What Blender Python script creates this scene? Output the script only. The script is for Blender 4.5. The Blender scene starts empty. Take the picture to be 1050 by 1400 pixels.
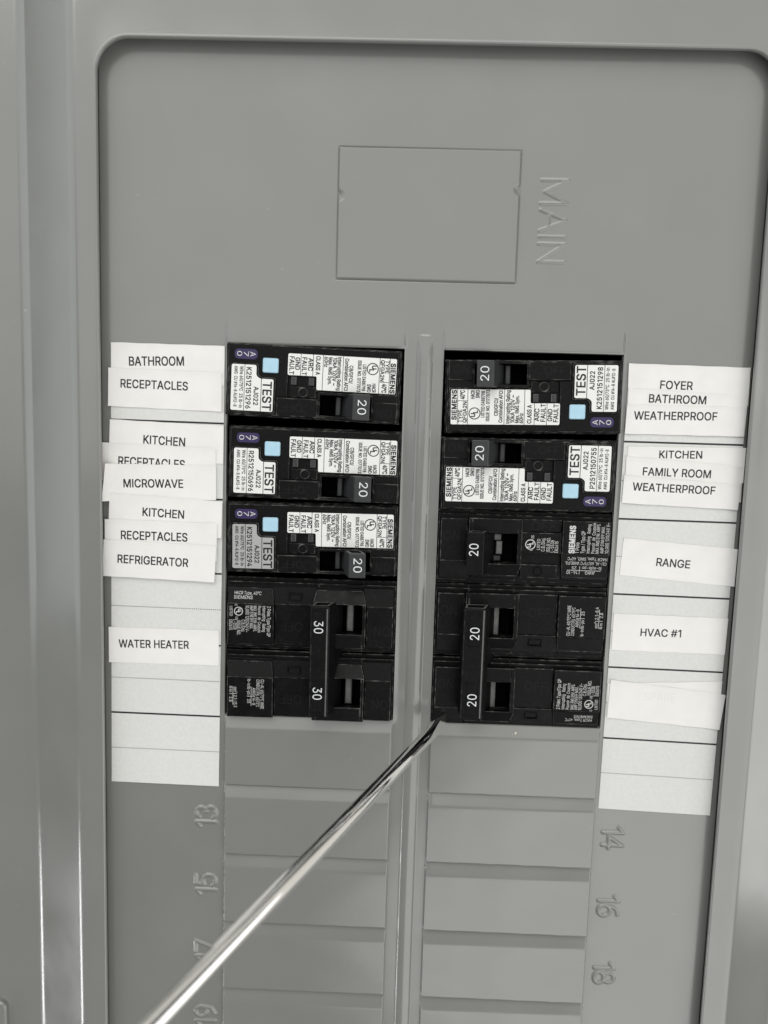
import bpy, bmesh, math, random
import numpy as np
from mathutils import Vector, Matrix
from mathutils.geometry import delaunay_2d_cdt

random.seed(7)
rng = np.random.default_rng(7)
SC = bpy.context.scene
COL = SC.collection
MM = 0.001                                   # everything below is measured in millimetres

# ------------------------------------------------------------------ camera
cd = bpy.data.cameras.new('camera')
cam = bpy.data.objects.new('camera', cd)
COL.objects.link(cam)
RC = np.array([[0.9992950984, 0.0295642952, -0.0231356619],
               [-0.0319534766, 0.9933263748, -0.1108227795],
               [0.0197048658, 0.1114839251, 0.9935708594]])
CC = np.array([-6.5142, -26.8038, 254.3338])
M4 = Matrix.Identity(4)
for i in range(3):
    for j in range(3):
        M4[i][j] = RC[j][i]
    M4[i][3] = CC[i] * MM
cam.matrix_world = M4
cd.sensor_fit = 'AUTO'
cd.sensor_width = 36.0
cd.lens = 36.0 * 1051.86 / 1400.0
cd.clip_start = 0.005
cd.clip_end = 50
cd.dof.use_dof = True
cd.dof.focus_distance = 0.253
cd.dof.aperture_fstop = 9.0
SC.camera = cam

# ------------------------------------------------------------------ light
w = bpy.data.worlds.new('World')
SC.world = w
w.use_nodes = True
bgn = w.node_tree.nodes['Background']
bgn.inputs[0].default_value = (0.93, 0.96, 1.0, 1)
bgn.inputs[1].default_value = 0.08


def area(name, loc, target, size, power, col):
    l = bpy.data.lights.new(name, 'AREA')
    l.shape = 'RECTANGLE'
    l.size, l.size_y = size
    l.energy = power
    l.color = col
    o = bpy.data.objects.new(name, l)
    COL.objects.link(o)
    o.location = loc
    d = Vector(target) - Vector(loc)
    o.rotation_euler = d.to_track_quat('-Z', 'Y').to_euler()
    return o


area('ceiling_light', (-0.35, 1.75, 1.35), (0, -0.05, 0), (2.4, 1.4), 27.0, (1.0, 0.99, 0.965))
area('open_sky_light', (-0.1, 0.85, 2.2), (0, -0.05, 0), (3.2, 2.0), 22.5, (1.0, 0.995, 0.975))
area('window_light', (1.2, -0.95, 1.5), (0, -0.08, 0), (2.8, 1.9), 29.0, (1.0, 0.995, 0.985))
area('side_window_light', (1.4, -0.3, 0.0), (0, -0.15, 0.0), (1.2, 0.8), 7.0, (1.0, 0.995, 0.985))
area('doorway_light', (-1.6, 0.3, 0.75), (0, -0.05, 0), (1.8, 1.3), 9.0, (0.93, 0.97, 1.0))
area('low_lamp_light', (-1.5, -1.22, 0.42), (0, -0.15, 0), (0.45, 0.22), 3.6, (1.0, 1.0, 1.0))

SC.view_settings.view_transform = 'Standard'
SC.view_settings.look = 'None'
SC.view_settings.exposure = 0.04
SC.view_settings.gamma = 1.0
SC.view_settings.use_curve_mapping = False


# ------------------------------------------------------------------ materials
def mat(name, col, rough=0.5, metal=0.0, spec=0.5, noise=None, bump=None, rough_noise=None, specks=None):
    """noise = (scale, second colour, low, high): patches of the second colour; bump = (scale, strength, distance)."""
    m = bpy.data.materials.new(name)
    m.use_nodes = True
    nt = m.node_tree
    b = nt.nodes['Principled BSDF']
    b.inputs['Base Color'].default_value = (*col, 1)
    b.inputs['Roughness'].default_value = rough
    b.inputs['Metallic'].default_value = metal
    b.inputs['Specular IOR Level'].default_value = spec
    tc = nt.nodes.new('ShaderNodeTexCoord')

    def ntex(scale, detail=6):
        n = nt.nodes.new('ShaderNodeTexNoise')
        n.inputs['Scale'].default_value = scale
        n.inputs['Detail'].default_value = detail
        nt.links.new(tc.outputs['Object'], n.inputs['Vector'])
        return n
    if noise:
        n = ntex(noise[0])
        r = nt.nodes.new('ShaderNodeValToRGB')
        r.color_ramp.elements[0].position = noise[2]
        r.color_ramp.elements[1].position = noise[3]
        r.color_ramp.elements[0].color = (*col, 1)
        r.color_ramp.elements[1].color = (*noise[1], 1)
        nt.links.new(n.outputs['Fac'], r.inputs['Fac'])
        nt.links.new(r.outputs['Color'], b.inputs['Base Color'])
    if specks:                                                 # sparse small scuffs and dust
        n1, n2 = ntex(specks[0], 8), ntex(specks[0] / 25, 3)
        ml = nt.nodes.new('ShaderNodeMath')
        ml.operation = 'MULTIPLY_ADD'
        nt.links.new(n2.outputs['Fac'], ml.inputs[0])
        ml.inputs[1].default_value = 0.35
        nt.links.new(n1.outputs['Fac'], ml.inputs[2])
        mr = nt.nodes.new('ShaderNodeMapRange')
        mr.inputs['From Min'].default_value = specks[2] + 0.175
        mr.inputs['From Max'].default_value = specks[3] + 0.175
        nt.links.new(ml.outputs['Value'], mr.inputs['Value'])
        mx_ = nt.nodes.new('ShaderNodeMix')
        mx_.data_type = 'RGBA'
        nt.links.new(mr.outputs['Result'], mx_.inputs['Factor'])
        nt.links.new(b.inputs['Base Color'].links[0].from_socket, mx_.inputs['A'])
        mx_.inputs['B'].default_value = (*specks[1], 1)
        nt.links.new(mx_.outputs['Result'], b.inputs['Base Color'])
    if rough_noise:
        n = ntex(rough_noise[0])
        mr = nt.nodes.new('ShaderNodeMapRange')
        mr.inputs['From Min'].default_value = 0.3
        mr.inputs['From Max'].default_value = 0.7
        mr.inputs['To Min'].default_value = rough_noise[1]
        mr.inputs['To Max'].default_value = rough_noise[2]
        nt.links.new(n.outputs['Fac'], mr.inputs['Value'])
        nt.links.new(mr.outputs['Result'], b.inputs['Roughness'])
    if bump:
        n = ntex(bump[0], 3)
        bp = nt.nodes.new('ShaderNodeBump')
        bp.inputs['Strength'].default_value = bump[1]
        bp.inputs['Distance'].default_value = bump[2]
        nt.links.new(n.outputs['Fac'], bp.inputs['Height'])
        nt.links.new(bp.outputs['Normal'], b.inputs['Normal'])
    return m


PAINT = mat('grey_enamel', (0.204, 0.2075, 0.1915), 0.17, spec=0.85, noise=(35, (0.216, 0.219, 0.203), 0.35, 0.7), specks=(420, (0.29, 0.29, 0.275), 0.74, 0.80),
            bump=(1400, 0.22, 0.00005), rough_noise=(45, 0.13, 0.22))
BLACK = mat('black_plastic', (0.0032, 0.0032, 0.0032), 0.33, spec=0.16, noise=(900, (0.009, 0.009, 0.0087), 0.52, 0.78),
            bump=(2600, 0.35, 0.00005), rough_noise=(250, 0.34, 0.52))
WORN = mat('black_plastic_worn_edge', (0.013, 0.013, 0.0125), 0.42, spec=0.3, noise=(420, (0.15, 0.148, 0.14), 0.47, 0.72))
EMB = mat('black_moulded_lettering', (0.0072, 0.0072, 0.0072), 0.5, spec=0.2)
DARK = mat('dark_interior', (0.003, 0.003, 0.003), 0.8, spec=0.1)
HANDLE = mat('charcoal_plastic', (0.028, 0.029, 0.03), 0.42, noise=(900, (0.04, 0.04, 0.041), 0.5, 0.8))
FLAG = mat('grey_plastic', (0.10, 0.10, 0.098), 0.45, noise=(600, (0.14, 0.14, 0.135), 0.4, 0.7))
STICK = mat('white_sticker', (0.80, 0.80, 0.77), 0.32)
FOIL = mat('silvery_sticker', (0.40, 0.40, 0.39), 0.30)
INK = mat('black_ink', (0.012, 0.012, 0.013), 0.45)
WHITE_INK = mat('white_ink', (0.62, 0.62, 0.60), 0.5)
NUM_INK = mat('pale_number_ink', (0.72, 0.73, 0.74), 0.5)
PURPLE = mat('purple_sticker', (0.030, 0.018, 0.085), 0.4)
BLUE = mat('pale_blue_plastic', (0.40, 0.63, 0.76), 0.35, noise=(500, (0.46, 0.67, 0.78), 0.4, 0.7))
PAPER = mat('label_paper', (0.80, 0.785, 0.755), 0.75, spec=0.25, noise=(160, (0.83, 0.82, 0.79), 0.35, 0.7),
            bump=(900, 0.25, 0.00008))
CARD = mat('directory_paper', (0.66, 0.66, 0.635), 0.75, spec=0.25, noise=(900, (0.71, 0.71, 0.685), 0.3, 0.72),
           bump=(1500, 0.3, 0.00008))
FAINT = mat('show_through_print', (0.765, 0.755, 0.73), 0.75)
STEEL = mat('polished_steel', (0.78, 0.77, 0.75), 0.045, metal=1.0)
DRIVER = mat('dark_grip', (0.02, 0.02, 0.022), 0.4)
CHIP = mat('bare_metal_chip', (0.65, 0.55, 0.42), 0.4, noise=(900, (0.75, 0.7, 0.6), 0.4, 0.6))
PLASTER = mat('wall_plaster', (0.70, 0.685, 0.64), 0.8, bump=(200, 0.3, 0.0005))


# ------------------------------------------------------------------ objects
def tag(o, label=None, cat=None, group=None, kind=None):
    if label: o['label'] = label
    if cat: o['category'] = cat
    if group: o['group'] = group
    if kind: o['kind'] = kind
    return o


def thing(name, label, cat, loc=(0, 0, 0), rot=0.0, group=None):
    o = bpy.data.objects.new(name, None)
    o.empty_display_size = 0.01
    COL.objects.link(o)
    o.location = [c * MM for c in loc]
    o.rotation_euler = (0, 0, math.radians(rot))
    return tag(o, label, cat, group)


def link_mesh(name, me, parent=None):
    o = bpy.data.objects.new(name, me)
    COL.objects.link(o)
    if parent: o.parent = parent
    return o


# letter outlines: character, advance, then contours of x y pairs (cap height 509)
LETTERS = r"""
  188 
# 440 242 0 326 509 377 509 294 0;10 140 19 192 400 192 391 140;64 0 147 509 198 509 115 0;40 316 49 368 429 368 421 316
, 188 38 -119 68 71 137 71 84 -119
- 453 337 244 337 188 114 188 114 244
. 188 95 -4 83 -3 73 1 63 9 55 18 51 29 50 41 51 53 55 64 63 73 73 81 83 85 95 87 107 85 118 81 128 73 135 64 140 53 141 41 140 29 135 18 128 9 118 1 107 -3
/ 249 235 533 71 -76 14 -76 178 533
0 453 227 -7 191 -3 158 7 130 24 105 48 85 77 69 113 57 155 50 202 48 254 50 306 57 353 69 395 85 431 106 461 130 484 159 502 191 512 227 516 262 512 295 502 323 484 348 461 368 431 384 395 396 353 403 306 405 254 403 202 396 155 384 113 368 77 348 48 323 24 295 7 263 -3;227 50 204 53 183 61 165 74 149 93 136 116 125 144 118 177 113 213 112 254 113 295 118 331 125 364 136 392 149 416 165 434 183 448 204 456 227 459 249 456 271 448 289 434 305 416 318 392 328 364 336 331 340 295 341 254 340 213 336 177 328 144 318 116 305 93 289 74 271 61 250 53
1 330 196 0 196 448 193 448 70 358 70 427 182 509 260 509 260 0
2 453 64 0 64 47 234 229 282 282 311 327 320 371 319 389 315 405 308 419 298 431 287 441 273 449 224 460 205 458 188 454 172 447 159 438 148 427 139 413 132 398 128 381 127 362 66 362 68 391 75 418 86 442 102 464 121 482 143 496 168 507 196 513 225 516 254 513 281 507 306 497 328 482 346 465 361 445 372 423 379 398 381 372 371 318 336 259 267 180 153 60 153 57 389 57 389 0
3 453 218 -7 188 -5 159 1 133 10 108 22 88 38 70 57 57 79 48 104 44 132 109 132 112 115 118 100 126 87 137 76 150 66 165 59 219 50 275 61 291 69 304 80 315 93 323 108 328 125 329 145 328 163 323 180 316 196 306 211 292 223 275 234 254 241 229 246 201 248 157 248 157 299 288 448 288 452 70 452 70 509 372 509 372 461 211 278 211 289 247 290 279 286 308 276 333 262 354 244 371 222 383 198 391 173 393 145 390 116 383 90 370 66 354 45 333 27 309 12 281 2 251 -5
4 453 40 105 40 158 247 509 311 509 109 166 109 163 413 163 413 105;282 0 282 121 282 146 282 318 343 318 343 0
5 453 221 -7 192 -5 165 1 140 11 118 25 99 41 83 60 71 82 63 105 60 130 122 130 125 115 130 102 138 89 173 60 221 50 241 51 259 56 276 64 291 75 304 89 314 104 322 122 326 141 328 162 326 183 321 203 314 221 303 237 290 251 275 262 257 270 238 275 218 277 167 268 128 246 67 253 96 509 366 509 366 452 151 452 134 301 136 301 178 325 229 334 252 332 274 328 294 321 313 311 330 299 345 285 358 269 370 251 379 231 386 210 390 187 391 163 388 132 381 102 369 76 352 52 332 32 309 15 282 3 253 -4
6 453 226 -7 196 -4 168 3 142 15 119 31 100 51 84 74 73 101 66 130 64 162 65 187 71 212 80 239 137 340 252 509 322 509 151 261 145 261 165 288 196 307 235 314 265 312 291 305 316 295 337 280 355 262 370 240 380 215 387 187 389 157 387 127 379 98 368 73 352 50 333 30 310 14 284 3 257 -4;226 48 245 50 263 55 279 63 293 73 304 86 314 101 322 119 326 137 327 157 326 178 322 196 314 213 304 228 293 241 279 251 263 259 245 264 226 265 207 264 190 259 174 252 160 241 148 229 138 214 131 197 126 179 125 158 126 138 131 119 138 102 148 86 160 73 174 63 190 55 207 50
7 453 97 0 323 448 323 452 62 452 62 509 391 509 391 449 165 0
8 453 226 -7 193 -5 163 1 136 11 111 25 91 42 74 62 62 84 54 109 52 135 53 156 58 176 65 195 75 212 87 228 101 241 117 252 134 260 153 265 153 267 129 276 109 289 93 308 80 330 73 354 70 380 73 405 79 429 90 450 106 469 124 485 146 498 170 508 197 514 226 516 255 514 282 508 306 498 328 485 346 469 361 450 373 429 379 405 382 380 379 354 372 330 359 308 343 289 323 276 300 267 300 265 319 260 335 252 351 241 365 228 377 212 387 195 395 176 399 156 401 135 398 109 391 84 378 62 362 42 341 25 317 11 289 1 259 -5;226 49 248 50 267 54 285 60 300 69 313 79 323 91 331 106 335 121 337 139 335 157 330 173 322 189 312 202 298 213 283 223 265 230 247 234 226 235 206 234 187 230 169 223 154 213 140 202 130 189 122 173 117 157 115 139 117 121 121 106 129 91 139 79 152 69 167 60 185 54 205 50;226 290 274 300 287 308 298 318 307 330 314 344 318 359 319 376 318 392 314 407 308 420 299 432 288 442 275 449 226 460 177 449 164 442 153 432 145 420 138 407 134 392 133 376 134 359 138 344 145 330 154 318 165 308 178 300
9 453 226 516 256 513 285 506 310 494 333 478 352 458 368 434 380 408 387 378 389 347 387 322 382 296 373 270 315 168 200 0 130 0 301 248 307 248 287 221 257 202 218 195 188 197 161 203 137 214 116 229 98 247 83 269 72 294 66 321 64 352 66 382 73 411 85 436 101 459 120 479 143 494 168 506 196 513;226 460 207 459 190 454 174 446 160 435 148 423 138 407 131 390 127 372 125 352 127 331 131 313 138 295 148 280 160 268 174 257 190 250 207 245 226 243 245 245 263 249 279 257 293 267 305 280 314 295 322 312 326 330 327 350 326 371 322 390 314 407 305 422 293 435 279 446 263 454 245 459
A 480 16 0 201 509 276 509 463 0 395 0 287 302 264 372 232 478 245 478 213 371 191 302 85 0;110 142 110 199 370 199 370 142
B 456 60 0 60 509 241 509 274 507 304 501 329 491 350 477 367 461 381 442 390 421 396 398 398 374 397 353 393 336 387 320 356 286 315 267 315 262 331 260 347 254 363 245 378 234 391 220 402 203 411 184 416 161 418 136 416 111 410 88 400 67 386 48 368 31 344 18 317 8 284 2 247 0;125 57 245 57 281 60 309 67 330 80 344 96 353 115 355 137 354 153 350 169 342 184 333 197 320 209 306 218 289 225 269 229 248 231 125 231;125 285 238 285 288 296 302 304 314 314 323 326 330 340 335 355 336 372 333 393 326 412 313 429 294 442 270 449 240 452 125 452
C 510 267 -7 225 -3 186 7 150 25 119 49 92 79 70 115 53 157 44 203 40 254 44 305 53 352 70 393 92 429 119 459 150 484 186 501 225 512 267 516 340 504 362 496 383 485 402 471 419 456 435 438 448 418 459 397 467 373 473 348 408 348 389 395 357 428 315 449 267 456 237 453 209 445 184 432 161 414 141 391 125 364 113 332 106 295 103 254 106 213 113 177 125 145 141 117 161 94 184 76 210 63 237 56 267 53 315 60 357 81 389 114 408 160 473 160 467 135 459 112 448 91 435 71 420 53 402 38 383 24 363 13 341 5 317 -2 293 -6
D 502 219 0 96 0 96 57 215 57 254 60 288 68 318 81 343 99 363 122 379 149 390 181 397 216 399 255 397 294 390 329 379 361 364 388 344 410 320 428 291 441 258 449 221 452 93 452 93 509 225 509 273 505 315 495 353 478 385 455 412 426 433 391 449 351 458 306 462 255 458 205 449 159 433 119 411 83 384 54 351 31 312 14 268 3;125 509 125 0 60 0 60 509
E 419 60 0 60 509 372 509 372 452 125 452 125 286 355 286 355 229 125 229 125 57 375 57 375 0
F 410 60 0 60 509 369 509 369 452 125 452 125 278 346 278 346 221 125 221 125 0
G 520 269 -7 225 -3 185 7 149 25 118 49 91 79 69 116 53 157 43 203 40 254 43 305 53 352 69 393 91 429 117 459 149 484 184 501 223 512 265 516 291 514 316 510 340 504 363 494 384 483 403 469 421 453 436 436 449 416 460 395 468 373 474 349 408 349 387 393 356 427 315 448 265 456 236 453 209 445 183 432 160 414 141 392 125 364 113 332 106 295 103 254 106 213 113 177 125 145 141 117 161 95 184 76 210 63 238 56 269 53 296 55 322 61 345 71 365 85 382 102 396 123 407 147 413 173 415 202 434 199 283 199 283 256 478 256 478 200 475 160 466 124 451 91 431 62 406 38 377 19 344 5 308 -4
H 517 60 0 60 509 125 509 125 289 392 289 392 509 457 509 457 0 392 0 392 232 125 232 125 0
I 185 60 0 60 509 125 509 125 0
J 396 185 -7 143 -2 106 11 75 33 52 63 38 100 33 145 33 173 98 173 98 145 100 117 108 93 122 74 139 61 160 53 185 50 209 53 230 61 248 74 261 93 269 117 272 145 272 509 336 509 336 145 332 100 318 63 294 33 263 11 227 -2
K 467 60 0 60 509 125 509 125 262 129 262 350 509 433 509 226 280 450 0 371 0 182 232 125 170 125 0
L 393 60 0 60 509 125 509 125 57 361 57 361 0
M 628 60 0 60 509 152 509 277 187 287 159 299 123 311 84 322 49 307 49 318 83 330 121 342 158 352 187 476 509 568 509 568 0 504 0 504 291 504 327 505 369 506 413 507 457 513 457 498 409 482 363 467 322 456 291 342 0 286 0 170 291 159 321 145 361 129 408 112 457 119 457 120 416 121 372 122 328 122 291 122 0
N 523 60 0 60 509 136 509 343 183 363 151 388 107 414 55 405 54 401 108 399 157 399 195 399 509 463 509 463 0 387 0 202 290 177 331 148 381 108 452 119 454 122 384 124 328 125 291 125 0
O 533 267 -7 225 -3 186 7 150 25 119 49 92 79 70 115 53 157 44 203 40 254 44 305 53 352 70 393 92 429 119 459 150 484 186 501 225 512 267 516 309 512 348 501 384 484 415 459 442 429 464 393 480 352 490 305 493 254 490 203 480 157 464 115 442 79 415 49 384 25 348 7 309 -3;267 53 296 55 324 63 349 76 372 94 392 116 408 144 420 176 428 213 430 254 428 295 420 332 408 365 392 392 372 415 349 433 324 446 296 453 267 456 237 453 210 445 184 433 161 415 142 392 125 364 113 332 106 295 103 254 106 213 113 176 125 144 142 117 161 94 184 76 210 63 237 55
P 445 60 0 60 509 235 509 272 506 305 499 332 487 356 471 375 452 390 430 400 404 407 377 409 348 407 318 400 291 390 265 375 243 356 223 332 207 305 195 272 188 235 186 109 186 109 242 233 242 257 244 279 248 297 256 312 266 324 279 333 294 339 310 343 328 344 348 343 367 339 385 333 402 324 416 312 428 297 439 279 446 257 451 232 452 125 452 125 0
Q 533 245 159 313 159 369 85 384 65 468 -48 401 -48 346 27 331 46;267 -7 225 -3 186 7 150 25 119 49 92 79 70 115 53 157 44 203 40 254 44 305 53 352 70 393 92 429 119 459 150 484 186 501 225 512 267 516 309 512 348 501 384 484 415 459 442 429 464 393 480 352 490 305 493 254 490 203 480 157 464 115 442 79 415 49 384 25 348 7 309 -3;267 53 296 55 324 63 349 76 372 94 392 116 408 144 420 176 428 213 430 254 428 295 420 332 408 365 392 392 372 415 349 433 324 446 296 453 267 456 237 453 210 445 184 433 161 415 142 392 125 364 113 332 106 295 103 254 106 213 113 176 125 144 142 117 161 94 184 76 210 63 237 55
R 449 60 0 60 509 236 509 273 506 305 500 333 489 356 473 376 455 390 433 401 408 407 381 409 352 407 323 401 296 390 271 376 250 356 232 333 217 305 206 273 200 236 198 96 198 96 255 234 255 258 256 280 260 298 267 313 276 325 287 334 300 340 316 344 333 345 352 344 371 340 389 334 405 325 419 313 430 298 440 279 446 258 451 233 452 125 452 125 0;353 0 230 229 303 229 428 0
S 447 224 -9 188 -7 156 -1 128 9 102 23 81 40 64 60 51 83 42 109 38 137 104 137 108 118 114 102 123 88 136 76 150 66 166 59 224 49 246 50 267 54 286 60 303 69 317 79 329 92 338 106 344 122 346 139 344 154 340 168 332 179 296 205 245 222 184 239 145 253 112 269 86 289 67 313 56 341 52 372 54 400 62 425 75 448 92 468 113 484 138 498 165 508 195 514 227 516 259 514 289 508 316 498 340 484 360 468 377 449 390 427 398 403 401 378 337 378 332 402 320 421 302 437 280 449 254 456 225 459 204 457 185 454 167 448 152 440 139 430 129 418 121 405 117 391 115 376 117 359 122 345 131 334 169 308 212 293 264 279 312 264 359 238 395 198 402 180 407 161 408 139 406 112 399 87 386 64 370 43 349 25 323 11 294 0 261 -7
T 449 32 452 32 509 417 509 417 452 257 452 257 0 193 0 193 452
U 517 259 -8 220 -6 186 2 154 15 126 33 103 55 85 80 71 108 63 140 60 173 60 509 124 509 124 178 126 155 132 133 141 113 153 95 169 80 187 68 208 59 232 53 259 52 285 53 309 59 331 68 349 80 364 95 377 113 385 133 391 155 393 178 393 509 457 509 457 173 454 140 446 108 433 80 414 55 391 33 363 15 332 2 297 -6
V 480 204 0 16 509 84 509 192 206 215 137 248 31 235 31 267 138 290 206 395 509 463 509 278 0
W 686 155 0 16 509 82 509 163 196 175 145 187 94 197 40 189 40 200 94 211 145 224 196 306 509 380 509 462 196 474 145 486 94 497 40 488 40 499 94 510 145 523 196 603 509 670 509 530 0 455 0 368 323 351 391 336 475 350 475 335 395 318 323 230 0
X 474 18 0 217 284 217 236 29 509 104 509 178 400 204 361 223 329 243 292 232 292 252 329 272 361 298 400 374 509 446 509 259 239 259 287 456 0 382 0 292 129 268 165 250 195 230 231 244 231 225 196 206 166 182 129 91 0
Y 472 203 0 203 208 16 509 91 509 192 344 222 292 250 230 224 230 251 293 280 344 381 509 455 509 268 208 268 0
a 389 160 -9 137 -7 115 -3 94 5 76 15 60 29 48 45 38 63 32 84 30 108 32 128 36 146 43 161 53 174 64 184 78 193 125 211 178 220 234 227 265 235 271 240 274 246 276 255 276 257 267 297 240 322 196 331 149 322 118 301 100 274 41 291 51 313 64 331 79 346 95 358 114 368 133 375 194 384 239 379 286 360 300 350 312 336 322 320 330 301 335 278 337 251 337 0 277 0 277 52 272 52 252 25 215 1;170 45 192 47 211 51 228 59 242 68 254 80 263 93 270 108 274 122 276 138 276 190 259 182 231 176 200 171 175 168 134 159 103 139 97 130 93 118 92 105 102 72 130 52
b 424 229 -8 208 -7 189 -3 172 4 138 31 118 59 112 59 112 0 53 0 53 509 114 509 114 319 118 319 137 346 171 373 188 379 207 383 229 384 259 382 287 374 313 361 335 342 354 320 370 293 381 261 388 227 390 189 388 151 381 116 370 84 355 57 336 34 313 16 288 3 260 -6;220 47 242 49 262 55 279 66 294 80 306 97 316 117 323 139 327 163 328 189 327 215 323 239 316 261 307 281 295 298 280 311 262 322 243 328 220 330 198 328 178 322 161 312 147 299 134 282 125 263 118 241 114 216 113 189 114 162 118 138 125 115 135 95 147 78 162 65 179 55 198 49
d 424 195 -8 165 -6 137 3 111 16 89 34 70 57 55 84 43 116 36 151 34 189 36 227 43 261 55 293 70 320 89 342 112 361 137 374 165 382 196 384 218 383 237 379 253 373 287 346 306 319 311 319 311 509 372 509 372 0 313 0 313 59 307 59 287 31 252 4 236 -3 217 -7;205 47 226 49 246 55 263 65 278 78 290 95 299 115 306 138 310 162 312 189 310 216 306 241 300 263 290 282 278 299 263 312 246 322 227 328 205 330 182 328 162 322 145 311 130 298 118 281 108 261 102 239 98 215 96 189 98 163 102 139 109 117 118 97 130 80 145 66 162 55 182 49
e 404 212 -8 177 -5 145 3 117 16 92 35 72 58 56 85 44 116 37 150 34 187 36 224 44 258 55 290 71 317 91 340 115 359 142 373 172 382 205 384 266 374 285 366 303 355 319 341 334 324 347 305 357 282 365 256 370 227 371 194 371 169 75 169 75 221 338 221 310 202 308 226 304 248 298 269 288 286 277 301 263 314 246 323 227 328 205 330 183 328 164 323 146 313 131 301 119 286 109 270 102 251 97 231 96 211 96 178 98 151 102 127 110 106 121 88 135 73 151 61 169 53 190 48 212 46 254 53 285 73 306 105 365 91 358 72 348 55 335 39 320 26 302 14 283 4 261 -3 237 -7
g 425 207 -151 180 -149 156 -146 134 -140 82 -110 51 -69 101 -41 122 -66 154 -88 207 -97 236 -95 261 -87 282 -75 298 -58 308 -34 311 -6 311 68 306 68 287 41 252 16 236 10 217 6 195 5 165 7 138 14 113 27 90 43 71 65 55 90 43 120 36 154 34 191 36 229 43 263 55 293 71 320 90 342 112 361 138 374 166 382 196 384 218 383 237 379 253 373 288 346 308 319 313 319 313 379 372 379 372 -9 370 -40 363 -67 350 -90 334 -109 314 -124 291 -136 265 -144 237 -149;205 59 227 61 246 66 264 75 278 87 290 103 300 121 307 142 311 166 312 193 311 219 307 242 300 264 291 283 279 299 264 312 247 322 227 328 205 330 182 328 163 322 145 312 130 298 118 282 109 262 102 241 98 218 96 193 98 167 102 144 109 123 118 104 131 88 145 76 163 66 183 61
i 167 53 0 53 379 114 379 114 0;84 443 73 444 63 448 54 455 47 463 43 472 41 483 43 494 47 504 54 512 63 518 73 522 84 524 95 522 105 518 114 512 121 504 125 494 126 483 125 472 121 463 114 455 105 448 95 444
j 167 53 379 114 379 114 -30 112 -52 108 -72 102 -90 92 -106 80 -119 65 -129 47 -137 27 -141 4 -143 -10 -143 -10 -87 2 -87 18 -85 31 -80 40 -72 47 -61 51 -46 53 -29;83 443 72 444 62 448 53 455 47 463 42 472 41 483 42 494 47 504 53 512 62 518 72 522 83 524 95 522 105 518 114 512 120 504 125 494 126 483 125 472 120 463 114 455 105 448 95 444
k 381 110 137 110 212 121 212 284 379 360 379 184 199 177 199;53 0 53 509 114 509 114 0;294 0 148 186 191 229 372 0
l 165 53 0 53 530 114 530 114 0
m 610 53 0 53 379 112 379 112 295 108 295 114 314 122 331 132 346 172 376 219 386 245 383 268 375 287 361 303 342 314 320 321 295 312 295 318 312 326 329 337 343 381 375 437 386 458 385 478 380 497 372 514 361 529 346 541 328 550 307 555 283 557 255 557 0 496 0 496 254 493 279 485 298 473 313 456 323 438 329 419 330 402 329 387 326 374 320 345 290 335 247 335 0 274 0 274 260 272 280 265 297 253 311 238 322 220 328 199 330 158 320 145 312 135 302 126 289 119 274 115 257 114 238 114 0
n 410 114 227 114 0 53 0 53 379 112 379 112 287 102 287 116 319 132 344 152 362 175 374 200 382 227 384 252 383 275 377 295 369 313 356 328 340 341 321 350 298 355 271 357 240 357 0 296 0 296 235 293 263 286 286 273 304 256 318 235 326 210 329 192 328 176 324 161 317 147 308 136 297 126 283 119 266 115 248
o 415 207 -8 174 -5 144 3 117 16 93 35 72 58 56 85 44 116 37 150 34 187 37 225 44 260 56 291 72 318 93 341 117 360 144 374 174 382 207 384 241 382 271 374 299 360 323 341 343 318 359 291 371 260 379 225 381 187 379 150 371 116 359 85 343 58 323 35 299 16 271 3 241 -5;207 46 231 49 252 55 270 66 285 80 298 97 307 117 314 139 318 163 319 187 318 212 314 236 307 258 298 278 285 296 270 310 252 321 231 328 207 330 184 328 163 321 145 310 130 296 118 278 108 258 102 236 98 212 96 187 98 163 102 139 108 117 118 97 130 80 145 66 163 55 184 49
p 424 53 -143 53 379 112 379 112 319 118 319 137 346 171 373 188 379 207 383 229 384 259 382 287 374 313 361 335 342 354 320 370 293 381 261 388 227 390 189 388 151 381 116 370 84 355 57 336 34 313 16 288 3 260 -6 229 -8 208 -7 189 -3 173 4 138 31 118 59 114 59 114 -143;220 47 242 49 262 55 279 66 294 80 306 97 316 117 323 139 327 163 328 189 327 215 323 239 316 261 307 281 295 298 280 311 262 322 243 328 220 330 198 328 178 322 161 312 147 299 134 282 125 263 118 241 114 216 113 189 114 162 118 138 125 115 135 95 147 78 162 65 179 55 198 49
r 259 53 0 53 379 112 379 112 321 115 321 124 339 137 354 152 367 171 377 191 383 213 385 229 384 243 384 243 322 230 324 207 326 190 324 174 321 159 315 146 306 135 296 126 284 119 269 115 254 114 237 114 0
s 365 182 -8 157 -7 133 -3 112 3 93 12 76 24 62 38 50 54 41 73 36 94 94 107 101 87 111 72 124 60 141 52 160 47 181 45 206 47 227 53 244 62 258 74 265 88 268 103 266 115 262 126 254 136 243 144 229 150 212 155 149 170 118 180 92 192 72 208 58 227 50 249 47 274 49 295 55 314 65 332 79 347 95 360 115 370 137 378 161 383 187 384 212 383 234 379 254 372 271 363 286 352 299 339 324 290 268 277 262 291 254 304 243 316 228 325 210 331 187 333 166 331 147 326 131 317 119 305 111 292 109 277 110 264 115 253 124 243 172 223 229 209 261 200 287 187 306 171 320 153 328 131 331 107 329 85 323 65 312 47 298 31 281 18 260 6 236 -2 210 -7
t 227 204 379 204 327 6 327 6 379;65 471 126 471 126 98 127 83 130 70 136 61 144 55 156 51 170 50 185 51 202 54 213 2 192 -3 168 -4 138 -1 113 7 92 21 77 41 68 64 65 93
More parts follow.
